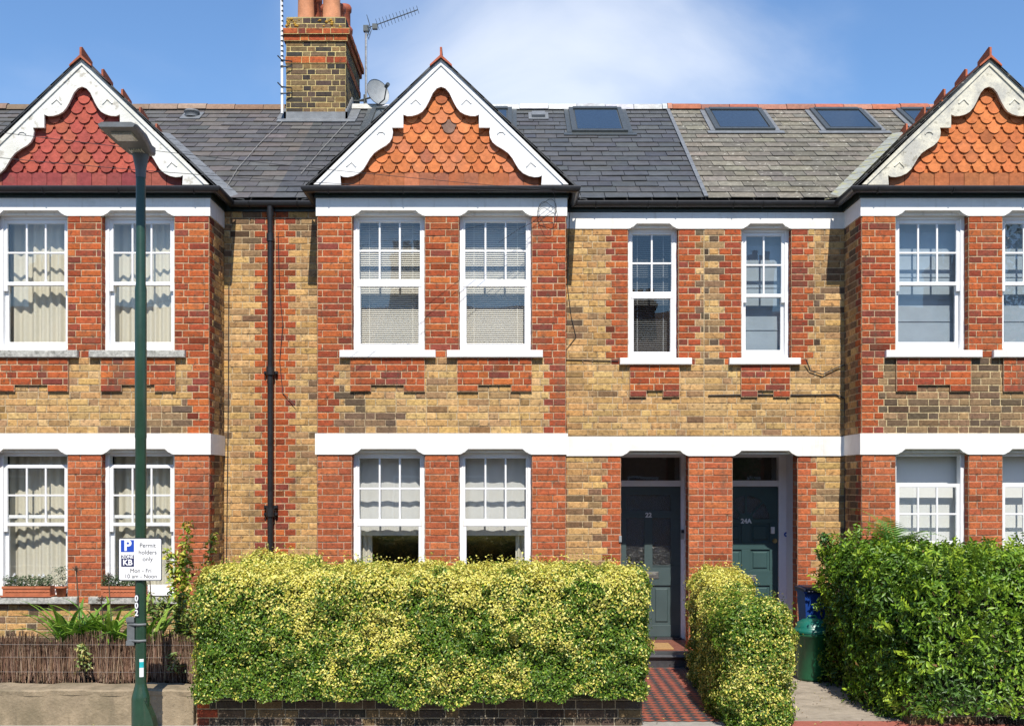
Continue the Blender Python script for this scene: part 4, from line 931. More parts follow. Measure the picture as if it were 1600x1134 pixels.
# ------------------------------------------------------------------ foliage
def vnoise(P, s, seed=0):
    r_ = np.random.default_rng(seed); tab = r_.random(4096).astype(np.float32)
    Q = P*s; I = np.floor(Q).astype(np.int64); F = Q-I; F = F*F*(3-2*F); out = 0
    for dx in (0, 1):
        for dy in (0, 1):
            for dz in (0, 1):
                h = ((I[:, 0]+dx)*73856093 ^ (I[:, 1]+dy)*19349663 ^ (I[:, 2]+dz)*83492791) & 4095
                out = out+tab[h]*np.where(dx, F[:, 0], 1-F[:, 0])*np.where(dy, F[:, 1], 1-F[:, 1])*np.where(dz, F[:, 2], 1-F[:, 2])
    return out
def norm(a): return a/np.maximum(1e-9, np.linalg.norm(a, axis=1, keepdims=True))
def leaves(name, P, Nn, size, col, aspect=.55, spread=.8, fold=.25, parent=None, origin=(0, 0, 0), up=.25, m='leaf', tang=None):
    n = len(P); nn = norm(Nn+spread*norm(rng.normal(size=(n, 3)))+np.array([0, 0, up]))
    t = rng.normal(size=(n, 3)) if tang is None else tang+rng.normal(size=(n, 3))*.35
    t = norm(t-nn*np.sum(t*nn, 1, keepdims=True)); b = np.cross(nn, t)
    s = (size*rng.uniform(.65, 1.25, n))[:, None]
    base = P-t*s*.5; tip = P+t*s*.5-nn*s*.10; l = P+b*s*aspect*.5+nn*s*fold*.5-t*s*.05; r = P-b*s*aspect*.5+nn*s*fold*.5-t*s*.05
    V = np.stack([base, r, tip, l], 1).reshape(-1, 3)-np.array(origin)
    me = bpy.data.meshes.new(name); me.vertices.add(4*n); me.vertices.foreach_set('co', V.astype(np.float32).ravel())
    idx = np.arange(n)[:, None]*4; tri = np.concatenate([idx+0, idx+1, idx+2, idx+0, idx+2, idx+3], 1).astype(np.int32).ravel()
    me.loops.add(6*n); me.loops.foreach_set('vertex_index', tri)
    me.polygons.add(2*n); me.polygons.foreach_set('loop_start', np.arange(0, 6*n, 3, dtype=np.int32)); me.polygons.foreach_set('loop_total', np.full(2*n, 3, dtype=np.int32))
    me.update(calc_edges=True)
    at = me.attributes.new('Col', 'FLOAT_VECTOR', 'FACE'); at.data.foreach_set('vector', np.repeat(col, 2, axis=0).astype(np.float32).ravel())
    me.materials.append(M[m]); o = bpy.data.objects.new(name, me); COL.objects.link(o)
    if parent: o.parent = parent
    else: o.location = origin
    return o
def rbox_pts(bx, n, rad):
    """points + normals on a rounded box"""
    (x0, x1, y0, y1, z0, z1) = bx; lx, ly, lz = x1-x0, y1-y0, z1-z0
    A = np.array([lx*lz, lx*lz*.6, ly*lz, ly*lz, lx*ly]); A = A/A.sum(); f = rng.choice(5, n, p=A); u, v = rng.random(n), rng.random(n)
    P = np.zeros((n, 3))
    P[:, 0] = np.where((f == 0) | (f == 1) | (f == 4), x0+u*lx, np.where(f == 2, x0, x1)); P[:, 1] = np.where(f == 0, y0, np.where(f == 1, y1, np.where(f == 4, y0+v*ly, y0+u*ly)))
    P[:, 2] = np.where(f == 4, z1, z0+v*lz)
    lo = np.array([x0+rad, y0+rad, z0-1]); hi = np.array([x1-rad, y1-rad, z1-rad]); C = np.clip(P, lo, hi); d = norm(P-C); return C+d*rad, d
def hedge(lab, boxes, n_per_m2, size, colfn, rad, bump, cat='hedge', depth=.09, aspect=.55, name='hedge', bs=2.2, seed=1, org=None, sprigs=0, up=.25):
    Ps, Ns = [], []
    for bx in boxes:
        x0, x1, y0, y1, z0, z1 = bx; area = (x1-x0)*(z1-z0)*1.6+2*(y1-y0)*(z1-z0)+(x1-x0)*(y1-y0); p_, n_ = rbox_pts(bx, int(area*n_per_m2), rad); Ps.append(p_); Ns.append(n_)
    P = np.concatenate(Ps); Nn = np.concatenate(Ns)
    nz_ = vnoise(P, bs, seed)*.6+vnoise(P, bs*3.1, seed+1)*.4; big = (nz_-.5)*2*bump+(vnoise(P, 8.5, seed+8)-.5)*.11
    dep = rng.random(len(P))**1.6*depth
    edge = vnoise(P, 13, seed+2)
    P2 = P+Nn*(big-dep+(edge-.5)*.05)[:, None]
    if sprigs:
        k = rng.random(len(P2)) < sprigs; P2[k] += (Nn[k]*.6+np.array([0, 0, .5]))*rng.uniform(.02, .09, (k.sum(), 1))
    zb_ = boxes[0][4]; P2[:, 2] += (vnoise(P*np.array([1, 0, 0]), 3.1, seed+4)*.7+vnoise(P*np.array([1, 0, 0]), 9, seed+5)*.3-.55)*.20*np.clip(1-(P[:, 2]-zb_)/.35, 0, 1)
    org = org or ((boxes[0][0]+boxes[0][1])/2, (boxes[0][2]+boxes[0][3])/2, 0)
    col = colfn(P2, Nn, np.clip(dep/depth+(.5-vnoise(P, 8.5, seed+8))*.9, 0, 1), seed)
    root = leaves(name, P2, Nn, size, col, aspect, origin=org, up=up); tag(root, lab, cat, 'front garden hedges')
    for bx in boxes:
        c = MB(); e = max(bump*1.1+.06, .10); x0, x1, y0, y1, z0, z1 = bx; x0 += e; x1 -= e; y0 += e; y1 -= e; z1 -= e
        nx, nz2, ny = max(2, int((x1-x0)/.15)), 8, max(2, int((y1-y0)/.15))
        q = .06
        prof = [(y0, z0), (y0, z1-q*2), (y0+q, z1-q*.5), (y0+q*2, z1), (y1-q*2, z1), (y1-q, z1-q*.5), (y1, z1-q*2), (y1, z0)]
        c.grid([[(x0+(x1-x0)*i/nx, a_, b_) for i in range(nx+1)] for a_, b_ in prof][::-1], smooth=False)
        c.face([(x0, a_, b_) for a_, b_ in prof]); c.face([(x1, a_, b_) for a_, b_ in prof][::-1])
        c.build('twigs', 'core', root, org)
    return root
def mixc(a, b, t): return a*(1-t[:, None])+b*t[:, None]
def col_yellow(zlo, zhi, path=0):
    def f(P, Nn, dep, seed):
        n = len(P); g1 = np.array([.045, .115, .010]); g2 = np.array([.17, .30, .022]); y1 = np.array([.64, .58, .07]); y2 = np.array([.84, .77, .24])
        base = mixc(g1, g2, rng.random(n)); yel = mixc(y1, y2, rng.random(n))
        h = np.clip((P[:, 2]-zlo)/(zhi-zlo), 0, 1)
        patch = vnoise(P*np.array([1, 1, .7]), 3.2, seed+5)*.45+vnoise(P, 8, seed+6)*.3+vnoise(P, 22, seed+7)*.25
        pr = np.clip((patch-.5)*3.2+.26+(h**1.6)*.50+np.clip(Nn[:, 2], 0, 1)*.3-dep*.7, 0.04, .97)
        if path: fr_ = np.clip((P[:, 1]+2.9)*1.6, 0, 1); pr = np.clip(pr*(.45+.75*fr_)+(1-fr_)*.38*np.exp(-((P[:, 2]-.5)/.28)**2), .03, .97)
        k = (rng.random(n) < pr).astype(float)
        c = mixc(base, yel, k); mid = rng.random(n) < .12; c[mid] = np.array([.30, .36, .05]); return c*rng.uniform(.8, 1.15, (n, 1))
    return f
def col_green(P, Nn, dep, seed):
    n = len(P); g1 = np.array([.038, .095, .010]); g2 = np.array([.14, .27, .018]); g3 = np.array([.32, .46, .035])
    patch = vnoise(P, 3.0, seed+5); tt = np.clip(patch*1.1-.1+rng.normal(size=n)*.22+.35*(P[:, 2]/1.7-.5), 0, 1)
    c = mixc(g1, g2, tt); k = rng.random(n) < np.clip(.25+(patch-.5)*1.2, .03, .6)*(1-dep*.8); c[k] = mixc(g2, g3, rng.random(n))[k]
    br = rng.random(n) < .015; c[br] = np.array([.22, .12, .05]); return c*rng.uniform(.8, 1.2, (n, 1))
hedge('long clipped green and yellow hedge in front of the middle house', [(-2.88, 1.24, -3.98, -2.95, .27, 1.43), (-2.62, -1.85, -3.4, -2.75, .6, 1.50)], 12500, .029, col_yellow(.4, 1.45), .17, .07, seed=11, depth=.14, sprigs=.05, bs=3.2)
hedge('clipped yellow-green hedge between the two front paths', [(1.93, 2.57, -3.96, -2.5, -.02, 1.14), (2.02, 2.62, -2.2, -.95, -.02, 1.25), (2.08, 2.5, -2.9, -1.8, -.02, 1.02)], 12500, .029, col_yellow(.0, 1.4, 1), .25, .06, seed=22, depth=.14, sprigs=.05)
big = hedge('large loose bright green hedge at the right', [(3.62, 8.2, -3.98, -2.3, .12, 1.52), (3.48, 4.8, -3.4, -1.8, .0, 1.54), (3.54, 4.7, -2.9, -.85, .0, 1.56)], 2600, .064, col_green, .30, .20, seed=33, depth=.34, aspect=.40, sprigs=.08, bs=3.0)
def sprays(name, boxes, n, rad, par, org, seed):
    Ps, Ts, Cs, Ns = [], [], [], []
    for bx in boxes:
        A_ = (bx[1]-bx[0])*(bx[5]-bx[4]); p_, n_ = rbox_pts(bx, int(n*A_), rad)
        k = vnoise(p_, 3.4, seed) > .46; p_, n_ = p_[k], n_[k]
        p_ = p_+n_*((vnoise(p_, 2.2, seed+9)-.5)*.30)[:, None]
        ax = norm(n_*.8+norm(rng.normal(size=p_.shape))*.7+np.array([0, -.15, .45])); sd = norm(np.cross(ax, norm(rng.normal(size=p_.shape))))
        base = np.where((rng.random(len(p_)) < .45)[:, None], np.array([.32, .44, .035]), np.array([.14, .25, .018]))*rng.uniform(.75, 1.2, (len(p_), 1))
        for q in range(12):
            t = q/11; sg = 1 if q % 2 else -1
            Ps.append(p_+ax*(.17*t-.03)+sd*sg*.022); Ts.append(ax*.75+sd*sg*.9); Ns.append(np.cross(ax, sd)+np.array([0, -.1, .3])); Cs.append(base*(.75+.4*t))
    P, T_, Nn, C = map(np.concatenate, (Ps, Ts, Ns, Cs)); n_ = len(P)
    o = leaves(name, P, Nn, .062, C, .42, spread=.3, parent=par, origin=org, tang=norm(T_)*1.0, up=.1); return o
sprays('leafy_shoots', [(3.62, 8.2, -3.98, -2.3, .12, 1.52), (3.62, 4.8, -3.3, -1.8, .1, 1.52), (3.62, 4.7, -2.9, -.85, .1, 1.56)], 300, .30, big, tuple(big.location), 33)
def plant(name, lab, cat, pts, nrm, size, col, aspect=.4, stems=None, org=(0, 0, 0), stem_r=.006, tang=None, up=.25):
    o = leaves(name, np.array(pts), np.array(nrm), size, np.array(col), aspect, origin=org, spread=.7, tang=tang, up=up); tag(o, lab, cat)
    if stems:
        s = MB()
        for st_ in stems: s.tube(st_, [stem_r*(1-.6*k/(len(st_)-1)) for k in range(len(st_))], 5)
        s.build('stem', 'bark', o, org)
    return o
def bush(name, lab, stems_base, h, spread_, nleaf, size, cols, org, cat='shrub', droop=0, z0=0.0, aspect=.45):
    stems = []; pts = []; nr = []; col = []
    for (bx, by) in stems_base:
        lean = (random.uniform(-1, 1)*spread_, random.uniform(-1, 1)*spread_*.6); H_ = h*random.uniform(.75, 1); pl = []
        for k in range(7):
            t = k/6; pl.append((bx+lean[0]*t*t+random.uniform(-.012, .012), by+lean[1]*t*t+random.uniform(-.01, .01), z0+(H_-z0)*t))
        stems.append(pl)
        for q in range(nleaf):
            t = random.uniform(.25, 1)**.8; k = min(5, int(t*6)); f_ = t*6-k; p_ = Vector(pl[k]).lerp(Vector(pl[k+1]), f_)
            r_ = random.uniform(.01, .10)*(1.15-t*.5); a_ = random.uniform(0, 6.28); pts.append((p_.x+r_*math.cos(a_), p_.y+r_*math.sin(a_), p_.z+random.uniform(-.02, .03)))
            nr.append((math.cos(a_)*.5, math.sin(a_)*.5, .6)); col.append(jit(random.choice(cols), .2))
    return plant(name, lab, cat, pts, nr, size, col, aspect, stems, org)
bush('shrub', 'tall thin leafy yellow-green shrub at the right edge of the left bay', [(-3.60, -1.55), (-3.55, -1.62), (-3.5, -1.5), (-3.64, -1.6), (-3.68, -1.5)], 1.88, .22, 210, .075, [(.42, .50, .05), (.28, .40, .04), (.60, .58, .09), (.16, .26, .03), (.50, .32, .08)], (-3.7, -1.55, 0))
bush('shrub', 'low sprawling leafy shrub behind the brushwood screen left of the long hedge', [(-3.7, -2.6), (-3.55, -2.7), (-3.35, -2.8), (-3.45, -2.6), (-3.25, -2.75), (-3.1, -2.8)], 1.15, .22, 170, .07, [(.22, .30, .06), (.14, .20, .05), (.33, .32, .10)], (-3.5, -2.7, 0))
bush('weed', 'pale green weeds growing through the brushwood screen right of the lamp column', [(-3.15, -3.37)], .80, .12, 90, .05, [(.30, .36, .10), (.20, .28, .08), (.36, .30, .14)], (-3.15, -3.37, 0), cat='weed', z0=.33)
bush('weed', 'pale green weeds growing through the brushwood screen left of the lamp column', [(-4.05, -3.37)], .78, .08, 130, .05, [(.30, .36, .10), (.20, .28, .08), (.40, .34, .10)], (-4.1, -3.37, 0), cat='weed', z0=.33)
# strap-leaved plants
def strap(mb, bx, by, z, ln, az, el, wd, col, droop=.55):
    n = 8; P = []; d = Vector((math.cos(az), math.sin(az), 0)); side = Vector((-d.y, d.x, 0)); pos = Vector((bx, by, z)); e = el
    for k in range(n+1):
        t = k/n; w_ = wd*(1-t**2.2)*.5+.001; P.append([tuple(pos-side*w_+Vector((0, 0, w_*.5))), tuple(pos), tuple(pos+side*w_+Vector((0, 0, w_*.5)))])
        pos = pos+(d*math.cos(e)+Vector((0, 0, math.sin(e))))*(ln/n); e -= droop*2/n*(0.4+t*1.4)
    mb.grid(P, col)
for i, (bx, by, lab) in enumerate(((-4.42, -2.75, 'clump of strappy bright green leaves left of the lamp column'), (-4.02, -2.8, 'clump of strappy green leaves just left of the lamp column, the second'), (-3.60, -2.85, 'clump of strappy green leaves right behind the lamp column'))):
    s = MB()
    for k in range(64 if i < 2 else 30):
        strap(s, bx+random.uniform(-.10, .10), by+random.uniform(-.06, .06), .48, random.uniform(.5, .85), random.uniform(0, 6.28), random.uniform(.7, 1.4), .058, jit(random.choice([(.16, .30, .03), (.10, .22, .03), (.26, .38, .06), (.20, .33, .04)]), .15), random.uniform(.5, .9))
    tag(s.build('strap_leaf_plant', 'leaf', None, (bx, by, 0)), lab, 'plant', 'strappy leaf clumps in the left garden')
s = MB(); sd2 = MB()
for (x, h_) in ((-4.30, 1.35), (-3.98, 1.28), (-3.58, 1.50), (-4.05, 1.05)):
    s.tube([(x, -2.8, .3), (x-.02, -2.8, h_*.6), (x-.05, -2.82, h_)], .006, 5)
    for _ in range(26):
        v = Vector((random.uniform(-1, 1), random.uniform(-1, 1), random.uniform(-.3, 1))).normalized()*.055; s.tube([(x-.05, -2.82, h_), (x-.05+v.x, -2.82+v.y, h_+v.z)], .0025, 4)
tag(s.build('flower_stalks', 'bark', None, (-4, -2.8, 0)), 'dry brown flower stalks with round seed heads above the strappy leaves', 'plant')
# fern and ivy above the right hedge
s = MB()
for k in range(11):
    az = random.uniform(0, 6.28); ln = random.uniform(.45, .68); pos = Vector((4.12+random.uniform(-.05, .05), -2.0, 1.55)); d = Vector((math.cos(az), math.sin(az)*.7, 0)).normalized(); side = Vector((-d.y, d.x, 0)); e = random.uniform(.75, 1.3); c = jit((.16, .30, .05), .2)
    for q in range(20):
        t = q/20; l_ = .17*math.sin(math.pi*min(1, t*1.1+.12))*(1-t*.3)
        dr_ = (d*math.cos(e)+Vector((0, 0, math.sin(e)))); nx_ = pos+dr_*ln/20
        for sg in (-1, 1):
            tp = pos+side*sg*l_+dr_*l_*.5; s.face([tuple(pos), tuple(pos+dr_*.022), tuple(tp+Vector((0, 0, -.01)))], c); 
        pos = nx_; e -= .055+.03*t
tag(s.build('fern', 'leaf', None, (4.12, -2.0, 0)), 'feathery green fern rising above the large hedge in front of the right bay window', 'fern')
bush('ivy', 'two dark leafy ivy shoots standing up at the left end of the large hedge', [(3.56, -1.25), (3.78, -1.2)], 1.98, .06, 130, .055, [(.05, .13, .02), (.09, .19, .03), (.035, .09, .02)], (3.65, -1.2, 0), cat='ivy', z0=1.45)
# weeds round the garden wall foot
# ------------------------------------------------------------------ brushwood screen
s = MB()
for k in range(3600):
    x = random.uniform(-7.4, -2.98); h_ = .33+random.uniform(.30, .46)+.04*math.sin(x*9); y = -3.30+random.uniform(-.025, .025); l_ = random.uniform(-.05, .05)
    za = random.uniform(.30, .45); c = jit(random.choice([(.22, .13, .085), (.16, .09, .06), (.30, .19, .13), (.12, .07, .05), (.38, .28, .2)]), .2); r_ = random.uniform(.0018, .0038)
    s.face([(x-r_, y, za), (x+r_, y, za), (x+l_+r_*.6, y+random.uniform(-.02, .01), h_), (x+l_-r_*.6, y, h_)], c)
    s.face([(x, y-r_, za), (x, y+r_, za), (x+l_, y+r_*.6, h_), (x+l_, y-r_*.6, h_)], c)
s.box(-7.4, -2.98, -3.275, -3.262, .28, .70, (.05, .035, .025))
for z in (.42, .56, .68): s.tube([(-7.4, -3.335, z), (-5, -3.337, z+.008), (-2.98, -3.335, z)], .0014, 4, (.28, .26, .24))
tag(s.build('brushwood_screen', 'twig', None, (-5, -3.3, 0)), 'brown brushwood twig screen standing behind the low concrete wall', 'fence')

# ------------------------------------------------------------------ window boxes and pot
def trough(x0, x1, y, z, lab, flowers=True):
    o = ((x0+x1)/2, y, z); e = empty('window_box', o, lab, 'window box', 'terracotta window boxes on the sills')
    m = MB(); h_ = .125; d = .075; t_ = .014
    for za, zb, k in ((z+.012, z+h_-.03, 0), (z+h_-.03, z+h_, 1)):
        e0 = .0 if k else -.006
        m.bbox(x0-e0*0-(.008 if k else 0), x1+(.008 if k else 0), y-d-(.008 if k else 0), y-d+t_, za, zb, .004); m.box(x0, x1, y+d-t_, y+d, za, zb); m.box(x0, x0+t_, y-d+t_, y+d-t_, za, zb); m.box(x1-t_, x1, y-d+t_, y+d-t_, za, zb)
    m.box(x0+t_, x1-t_, y-d+t_, y+d-t_, z+.012, z+h_-.02); m.bbox(x0-.02, x1+.02, y-d-.02, y+d+.01, z, z+.012, .003)
    k = x0+.03
    while k < x1-.04: m.tube([(k, y-d-.002, z+.055), (k+.02, y-d-.004, z+.066), (k+.045, y-d-.002, z+.06)], .006, 5); k += .04
    m.build('trough', 'terra', e, o)
    n = 1300; P = np.stack([rng.uniform(x0, x1, n), y+rng.uniform(-.08, .07, n), z+h_+rng.uniform(-.02, .13, n)*(.5+.5*np.abs(np.sin(np.linspace(0, 9, n))))], 1)
    cc = np.array([jit(random.choice([(.035, .08, .02), (.07, .13, .035), (.03, .06, .02)]), .2) for _ in range(n)])
    leaves('foliage', P, np.tile([0, -.4, 1], (n, 1)), .034, cc, .3, parent=e, origin=o)
    if flowers:
        f = MB()
        for _ in range(11):
            fx_, fy_, fz_ = random.uniform(x0, x1), y+random.uniform(-.07, .05), z+h_+random.uniform(.03, .14)
            for q in range(6):
                a_ = q*1.047; f.face([(fx_, fy_, fz_), (fx_+.013*math.cos(a_), fy_+.013*math.sin(a_), fz_+.008), (fx_+.013*math.cos(a_+.9), fy_+.013*math.sin(a_+.9), fz_+.008)])
                f.face([(fx_, fy_-.002, fz_-.004), (fx_+.013*math.cos(a_), fy_-.004, fz_+.013*math.sin(a_)), (fx_+.013*math.cos(a_+.9), fy_-.004, fz_+.013*math.sin(a_+.9))])
        f.build('flowers', 'pvc', e, o)['kind'] = 'stuff'
trough(-6.03, -5.47, BY-.0, .88, 'terracotta window box with white flowers on the left ground floor sill')
trough(-4.87, -4.36, BY-.0, .88, 'terracotta window box with white flowers on the sill behind the parking sign')
o = (-5.36, BY-.01, .88); e = empty('flower_pot', o, 'small terracotta pot with a grey-green plant beside the left window box', 'flower pot')
m = MB(); m.lathe(o[0], o[1], [(.001, .88), (.048, .88), (.062, .975), (.07, .975), (.072, 1.0), (.062, 1.0), (.058, .985), (.001, .985)], 16); m.build('pot', 'terra', e, o)
n = 130; P = np.stack([o[0]+rng.normal(0, .05, n), o[1]+rng.normal(0, .04, n), 1.0+rng.uniform(0, .24, n)], 1); leaves('foliage', P, np.tile([0, -.3, .5], (n, 1)), .04, np.array([jit((.13, .17, .11), .25) for _ in range(n)]), .3, parent=e, origin=o)

n = 900; px_ = rng.uniform(-6, 7, n); py_ = rng.uniform(-4.4, -.6, n); ok = ((py_ < -3.75) | ((px_ > 1.2) & (px_ < 2.0)) | ((px_ > 2.7) & (px_ < 3.6))); px_, py_ = px_[ok], py_[ok]; n = len(px_)
lt = leaves('leaf_litter', np.stack([px_, py_, rng.uniform(.006, .014, n)], 1), np.tile([0, 0, 1.0], (n, 1)), .028, np.array([jit(random.choice([(.40, .30, .10), (.22, .14, .07), (.45, .42, .15), (.15, .10, .05)]), .2) for _ in range(n)]), .6, spread=.3, origin=(2, -2, 0)); lt['kind'] = 'stuff'
# ------------------------------------------------------------------ bins
o = (3.40, -1.3, 0); e = empty('dustbin', o, 'round green plastic dustbin with a domed teal lid beside the right path', 'bin')
m = MB(); m.lathe(o[0], o[1], [(.001, .0), (.155, .0), (.165, .03), (.185, .50), (.20, .505), (.20, .53), (.188, .54), (.17, .54)], 28)
m.build('body', 'bingreen', e, o)
m = MB(); m.lathe(o[0], o[1], [(.205, .535), (.212, .55), (.205, .575), (.19, .58), (.185, .60), (.16, .65), (.10, .685), (.04, .695), (.001, .696)], 28)
m.tube([(o[0]-.06, o[1], .685), (o[0]-.04, o[1], .72), (o[0]+.04, o[1], .72), (o[0]+.06, o[1], .685)], .012, 6); m.build('lid', 'lidgreen', e, o)
o = (3.62, -.62, 0); e = empty('recycling_bin', o, 'tapered blue plastic recycling bin with a dark rim behind the green dustbin', 'bin')
m = MB()
def frust(m, cx_, cy_, wa, da, za, wb, db, zb):
    A = [(cx_-wa, cy_-da, za), (cx_+wa, cy_-da, za), (cx_+wa, cy_+da, za), (cx_-wa, cy_+da, za)]; B = [(cx_-wb, cy_-db, zb), (cx_+wb, cy_-db, zb), (cx_+wb, cy_+db, zb), (cx_-wb, cy_+db, zb)]
    for i in range(4): j = (i+1) % 4; m.face([A[i], A[j], B[j], B[i]])
    m.face(A[::-1]); m.face(B)
frust(m, o[0], o[1], .12, .14, .0, .17, .19, .93); frust(m, o[0], o[1], .185, .205, .93, .187, .207, .955)
for k in (-.08, 0, .08): frust(m, o[0]+k, o[1]-.165, .015, .012, .08, .018, .03, .88)
m.build('body', 'binblue', e, o)
m = MB(); frust(m, o[0], o[1], .195, .215, .955, .195, .215, .985); frust(m, o[0], o[1], .17, .19, .985, .15, .17, 1.0); m.tube([(o[0]-.15, o[1]-.22, .95), (o[0]+.15, o[1]-.22, .95)], .012, 6); m.build('lid', 'bindark', e, o)

# ------------------------------------------------------------------ entry fittings
def fit(par, org, x, y, z, w_, h_, m, nm, d=.025): q = MB(); q.bbox(x-w_/2, x+w_/2, y-d, y, z-h_/2, z+h_/2, .005); return q.build(nm, m, par, org)
ip = fit(houseM, orgM, 2.279, .97, 1.55, .052, .13, 'steel', 'intercom'); fit(ip, orgM, 2.279, .946, 1.585, .045, .05, 'ink', 'intercom_screen', .003)
fit(houseM, orgM, 1.352, -.006, 1.53, .035, .08, 'dish', 'doorbell', .02)
lk = fit(houseR, orgR, 3.49, 1.0, 1.60, .05, .09, 'signwhite', 'keypad', .02)
q = MB(); q.lathe(3.64, 0, [(.001, 0)], 4); q = MB(); q.tube([(3.665, .968, 1.545), (3.665, .96, 1.545)], .032, 16); rs = q.build('round_sticker', 'blue', houseR, orgR); q = MB(); q.tube([(3.665, .9599, 1.545), (3.665, .957, 1.545)], .012, 12); q.build('sticker_mark', 'signwhite', rs, orgR)

# ------------------------------------------------------------------ street lamp and parking sign
LX, LY = -3.215, -4.30; o = (LX, LY, 0); lamp = empty('street_lamp', o, 'dark green street lamp column with a flat grey lantern head', 'street lamp')
m = MB(); m.lathe(LX, LY, [(.047, .40), (.047, 2.6), (.050, 2.62), (.050, 3.9), (.042, 3.94), (.040, 4.9), (.040, 4.95)], 20)
m.build('column', 'lampgreen', lamp, o)
m = MB(); m.lathe(LX, LY, [(.078, -.05), (.078, .36), (.074, .38), (.050, .47), (.047, .49)], 24)
m.build('base', 'lampgreen', lamp, o)
m = MB()     # raised access door and lock
prf = [(.03, .34), (.05, .35), (.115, .20), (.135, .12), (.135, -.02), (.03, -.02)]
for k in range(len(prf)):
    p_, q_ = prf[k], prf[(k+1) % len(prf)]; m.face([(LX+p_[0], LY-.065, p_[1]), (LX+q_[0], LY-.065, q_[1]), (LX+q_[0], LY+.05, q_[1]), (LX+p_[0], LY+.05, p_[1])])
m.face([(LX+p_[0], LY-.065, p_[1]) for p_ in prf][::-1]); m.face([(LX+p_[0], LY+.05, p_[1]) for p_ in prf])
m.tube([(LX+.10, LY-.065, .10), (LX+.10, LY-.085, .10)], .022, 12); m.tube([(LX+.055, LY-.05, .345), (LX+.055, LY-.05, .375)], .012, 8)
m.build('access_door', 'lampgreen', lamp, o)
m = MB(); zt = 4.97      # collar and lantern pointing at the road
m.lathe(LX, LY, [(.043, 4.86), (.045, 4.93), (.058, 5.00), (.075, 5.07), (.075, 5.10)], 20)
m.build('collar', 'lampgrey', lamp, o)
m = MB(); secs = [(LY+.09, .10, 5.075, 5.16), (LY-.02, .105, 5.060, 5.15), (LY-.28, .145, 5.085, 5.16), (LY-.56, .16, 5.105, 5.155), (LY-.60, .15, 5.11, 5.15)]
P = []
for yy, hw, za, zb in secs: P.append([(LX-hw, yy, zb-.015), (LX-hw, yy, za+.02), (LX-hw*.9, yy, za), (LX+hw*.9, yy, za), (LX+hw, yy, za+.02), (LX+hw, yy, zb-.015), (LX+hw*.8, yy, zb), (LX-hw*.8, yy, zb), (LX-hw, yy, zb-.015)])
m.grid(P[::-1], smooth=False); m.face(P[0][:-1]); m.face(P[-1][:-1][::-1])
head = m.build('lantern', 'lampgrey', lamp, o)
m = MB(); 
for dz in (-.004,):
    m.box(LX-.085, LX+.085, LY-.49, LY-.32, 5.080, 5.105)
m.build('lens', 'lens', head, o)
m = MB()
for k in range(6): m.box(LX-.06+k*.02, LX-.05+k*.02, LY-.14, LY-.05, 5.06, 5.075)
m.build('vent_grille', 'lens', head, o)
m = MB(); m.box(LX-.11, LX-.045, LY-.03, LY+.03, .82, 1.06); m.tube([(LX-.10, LY-.02, 1.0), (LX, LY-.053, 1.0), (LX+.05, LY-.02, 1.0)], .012, 6); m.tube([(LX-.10, LY-.02, .86), (LX, LY-.053, .86), (LX+.05, LY-.02, .86)], .012, 6)
m.box(LX-.115, LX-.045, LY-.04, LY-.03, 1.02, 1.06); m.box(LX-.115, LX-.045, LY-.04, LY-.03, .82, .86)
m.build('bracket', 'lampgrey', lamp, o)
def wrap(name, x, z0, z1, m, w_=.03, r=.0485):
    q = MB(); P = []
    for k in range(7):
        t = (x+w_*(k/6-.5)*2)/r; P.append([(LX+r*math.sin(t), LY-r*math.cos(t), z1), (LX+r*math.sin(t), LY-r*math.cos(t), z0)])
    q.grid(P[::-1]); return q.build(name, m, lamp, o)
wrap('number_plate', -.018, 1.065, 1.26, 'ink', .020)
for k, ch in enumerate('002'): text('column_number', ch, .072, (LX-.020, LY-.052, 1.225-k*.062), 'signwhite', lamp, o, .0015, rz=-.4, bold=.002)
wrap('sticker', .022, .55, .705, 'signwhite', .018); wrap('sticker_band', .022, .60+.03, .68, 'cyan', .018, .0492)
sg = (LX+.005, LY-.07, 1.56); e = empty('parking_sign', sg, 'white permit holders only parking sign fixed to the lamp column', 'sign')
sx0, sx1, sz0, sz1 = -3.387, -3.012, 1.380, 1.748; sy = LY-.062
def rrect(x0, x1, z0, z1, r):
    p = []
    for cx_, cz_, a0 in ((x1-r, z0+r, -90), (x1-r, z1-r, 0), (x0+r, z1-r, 90), (x0+r, z0+r, 180)):
        for a_ in range(0, 91, 18): p.append((cx_+r*math.cos(R(a0+a_)), cz_+r*math.sin(R(a0+a_))))
    return p
m = MB(); m.prism(rrect(sx0, sx1, sz0, sz1, .015), sy, sy+.003); m.build('border', 'ink', e, sg)
m = MB(); m.prism(rrect(sx0+.007, sx1-.007, sz0+.007, sz1-.007, .012), sy-.0015, sy-.0002); m.build('plate', 'signwhite', e, sg)
m = MB(); m.prism(rrect(sx0+.022, sx0+.135, 1.628, 1.73, .003), sy-.003, sy-.0016); m.build('parking_panel', 'blue', e, sg)
m = MB(); m.prism(rrect(sx0+.025, sx0+.135, 1.502, 1.602, .003), sy-.003, sy-.0016); m.build('zone_panel', 'navy', e, sg)
m = MB(); m.box(-3.26, -3.17, sy+.003, sy+.02, 1.42, 1.45); m.box(-3.26, -3.17, sy+.003, sy+.02, 1.68, 1.71); m.build('clip', 'steel', e, sg)
ty = sy-.0042
text('letter', 'P', .125, (sx0+.080, ty, 1.679), 'signwhite', e, sg, .0006, bold=.004)
text('lettering', 'ZONE', .036, (sx0+.080, ty, 1.585), 'signwhite', e, sg, .0006, bold=.0012)
text('lettering', 'KB', .068, (sx0+.080, ty, 1.536), 'signwhite', e, sg, .0006, bold=.0022)
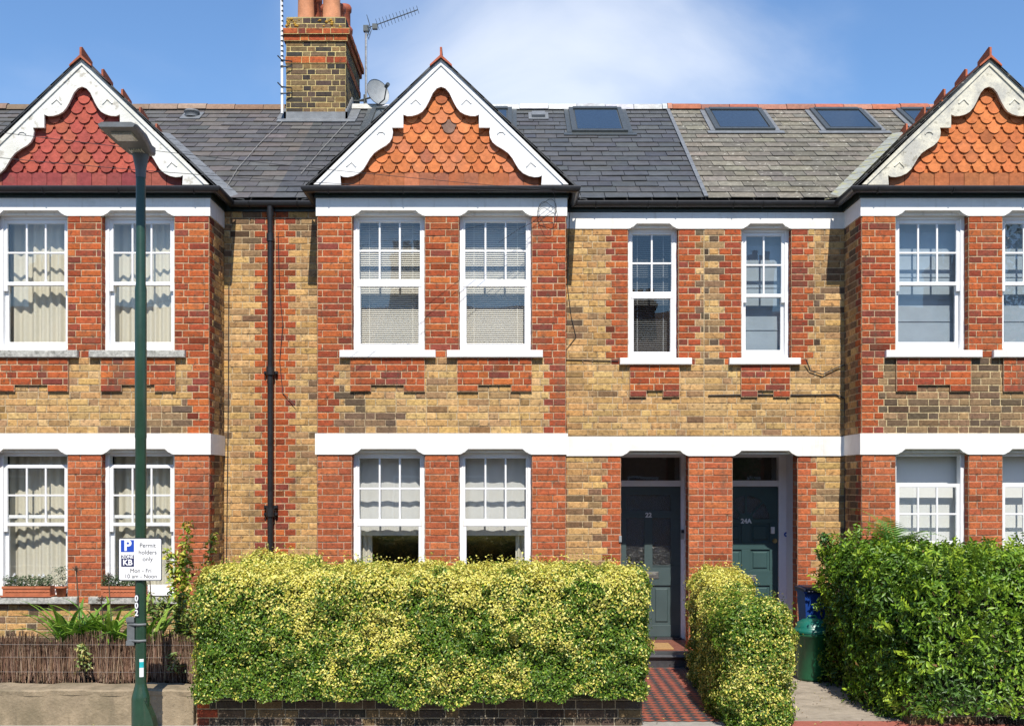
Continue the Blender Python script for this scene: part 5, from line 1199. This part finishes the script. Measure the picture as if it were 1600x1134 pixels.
for s_, z in (('Permit', 1.683), ('holders', 1.624), ('only', 1.566)): text('lettering', s_, .052, (sx0+.252, sy-.0022, z), 'ink', e, sg, .0006)
text('lettering', 'Mon - Fri', .049, (sx0+.193, sy-.0022, 1.465), 'ink', e, sg, .0006); text('lettering', '10 am - Noon', .049, (sx0+.193, sy-.0022, 1.418), 'ink', e, sg, .0006)

# ------------------------------------------------------------------ the far side of the street (seen in the window panes)
def opposite(x0, x1, lab, chims):
    o = ((x0+x1)/2, -24, 0); e = empty('terraced_house', o, lab, 'house', 'houses across the street')
    m = MB(); m.box(x0+.02, x1-.02, -32, -22.6, 0, 5.7); m.build('wall', 'oppwall', e, o)
    m = MB(); m.face([(x0, -22.2, 5.6), (x0, -27.2, 8.6), (x1, -27.2, 8.6), (x1, -22.2, 5.6)]); m.face([(x0, -27.2, 8.6), (x0, -32.4, 5.6), (x1, -32.4, 5.6), (x1, -27.2, 8.6)])
    m.face([(x0, -22.2, 5.6), (x0, -32.4, 5.6), (x0, -27.2, 8.6)]); m.face([(x1, -32.4, 5.6), (x1, -22.2, 5.6), (x1, -27.2, 8.6)]); m.face([(x0, -22.2, 5.6), (x1, -22.2, 5.6), (x1, -32.4, 5.6), (x0, -32.4, 5.6)])
    m.build('roof', 'opproof', e, o)
    for (xa, xb, zt) in chims:
        c = MB(); c.box(xa, xb, -27.8, -26.4, 7.6, zt); c.box(xa-.06, xb+.06, -27.86, -26.34, zt-.25, zt-.1)
        for k in range(3):
            for yy in (-27.5, -26.8): c.lathe(xa+(xb-xa)*(k+.5)/3, yy, [(.12, zt), (.11, zt+.4), (.13, zt+.42), (.13, zt+.46), (.09, zt+.46)], 10)
        c.build('chimney', 'oppwall', e, o)
    for k in range(3):
        for z in (1.0, 3.7):
            xx = x0+.8+k*(x1-x0-1.6)/3; w = MB(); w.box(xx, xx+1.0, -22.6, -22.55, z, z+1.5); f = w.build('window', 'pvc', e, o); g_ = MB(); g_.box(xx+.07, xx+.93, -22.55, -22.54, z+.07, z+1.43); g_.build('pane', 'skyglass', f, o)
for k, (xa, xb, ch) in enumerate(((-22, -13, [(-17, -16, 10)]), (-13, -4.6, [(-9, -8, 9.6)]), (-4.6, 3.2, [(-4.3, -3.2, 10.4)]), (3.2, 11, [(4.2, 5.2, 8.9), (8.2, 9.5, 10.3)]), (11, 21, [(15, 16, 10)]))):
    opposite(xa, xb, ['brown brick house across the street, far left end', 'brown brick house across the street, second from the left', 'brown brick house across the street facing the middle bay', 'brown brick house across the street with two chimneys', 'brown brick house across the street, far right end'][k], ch)
def tree(x, y, h_, r_, lab, seed):
    o = (x, y, 0); e = empty('street_tree', o, lab, 'tree', 'street trees on the far pavement'); t = MB(); top = h_-r_*.9
    t.tube([(x, y, -.1), (x+.05, y, top*.5), (x, y+.05, top)], [.16, .12, .09], 10)
    for k in range(9):
        a_ = k*.7; t.tube([(x, y, top*(.8+.02*k)), (x+r_*.35*math.cos(a_), y+r_*.35*math.sin(a_), top+r_*.3), (x+r_*.75*math.cos(a_), y+r_*.75*math.sin(a_), top+r_*(.5+.05*k))], [.06, .04, .015], 6)
    t.build('trunk', 'bark', e, o)
    n = 5200; d = norm(rng.normal(size=(n, 3))); rr = rng.random(n)**.45; C = np.array([x, y, top+r_*.45]); P = C+d*(rr*r_*(.75+.5*vnoise(d*2+9, 1.3, seed)))[:, None]*np.array([1, 1, .85])
    leaves('crown', P, d, .17, np.array([.05, .11, .02])*rng.uniform(.6, 1.9, (n, 1)), .6, parent=e, origin=o)
tree(6.5, -18.2, 4.4, 1.7, 'leafy green tree on the far pavement facing the two front doors', 3)
tree(15.8, -19, 9.5, 2.6, 'tall leafy green tree on the far pavement to the right', 4)
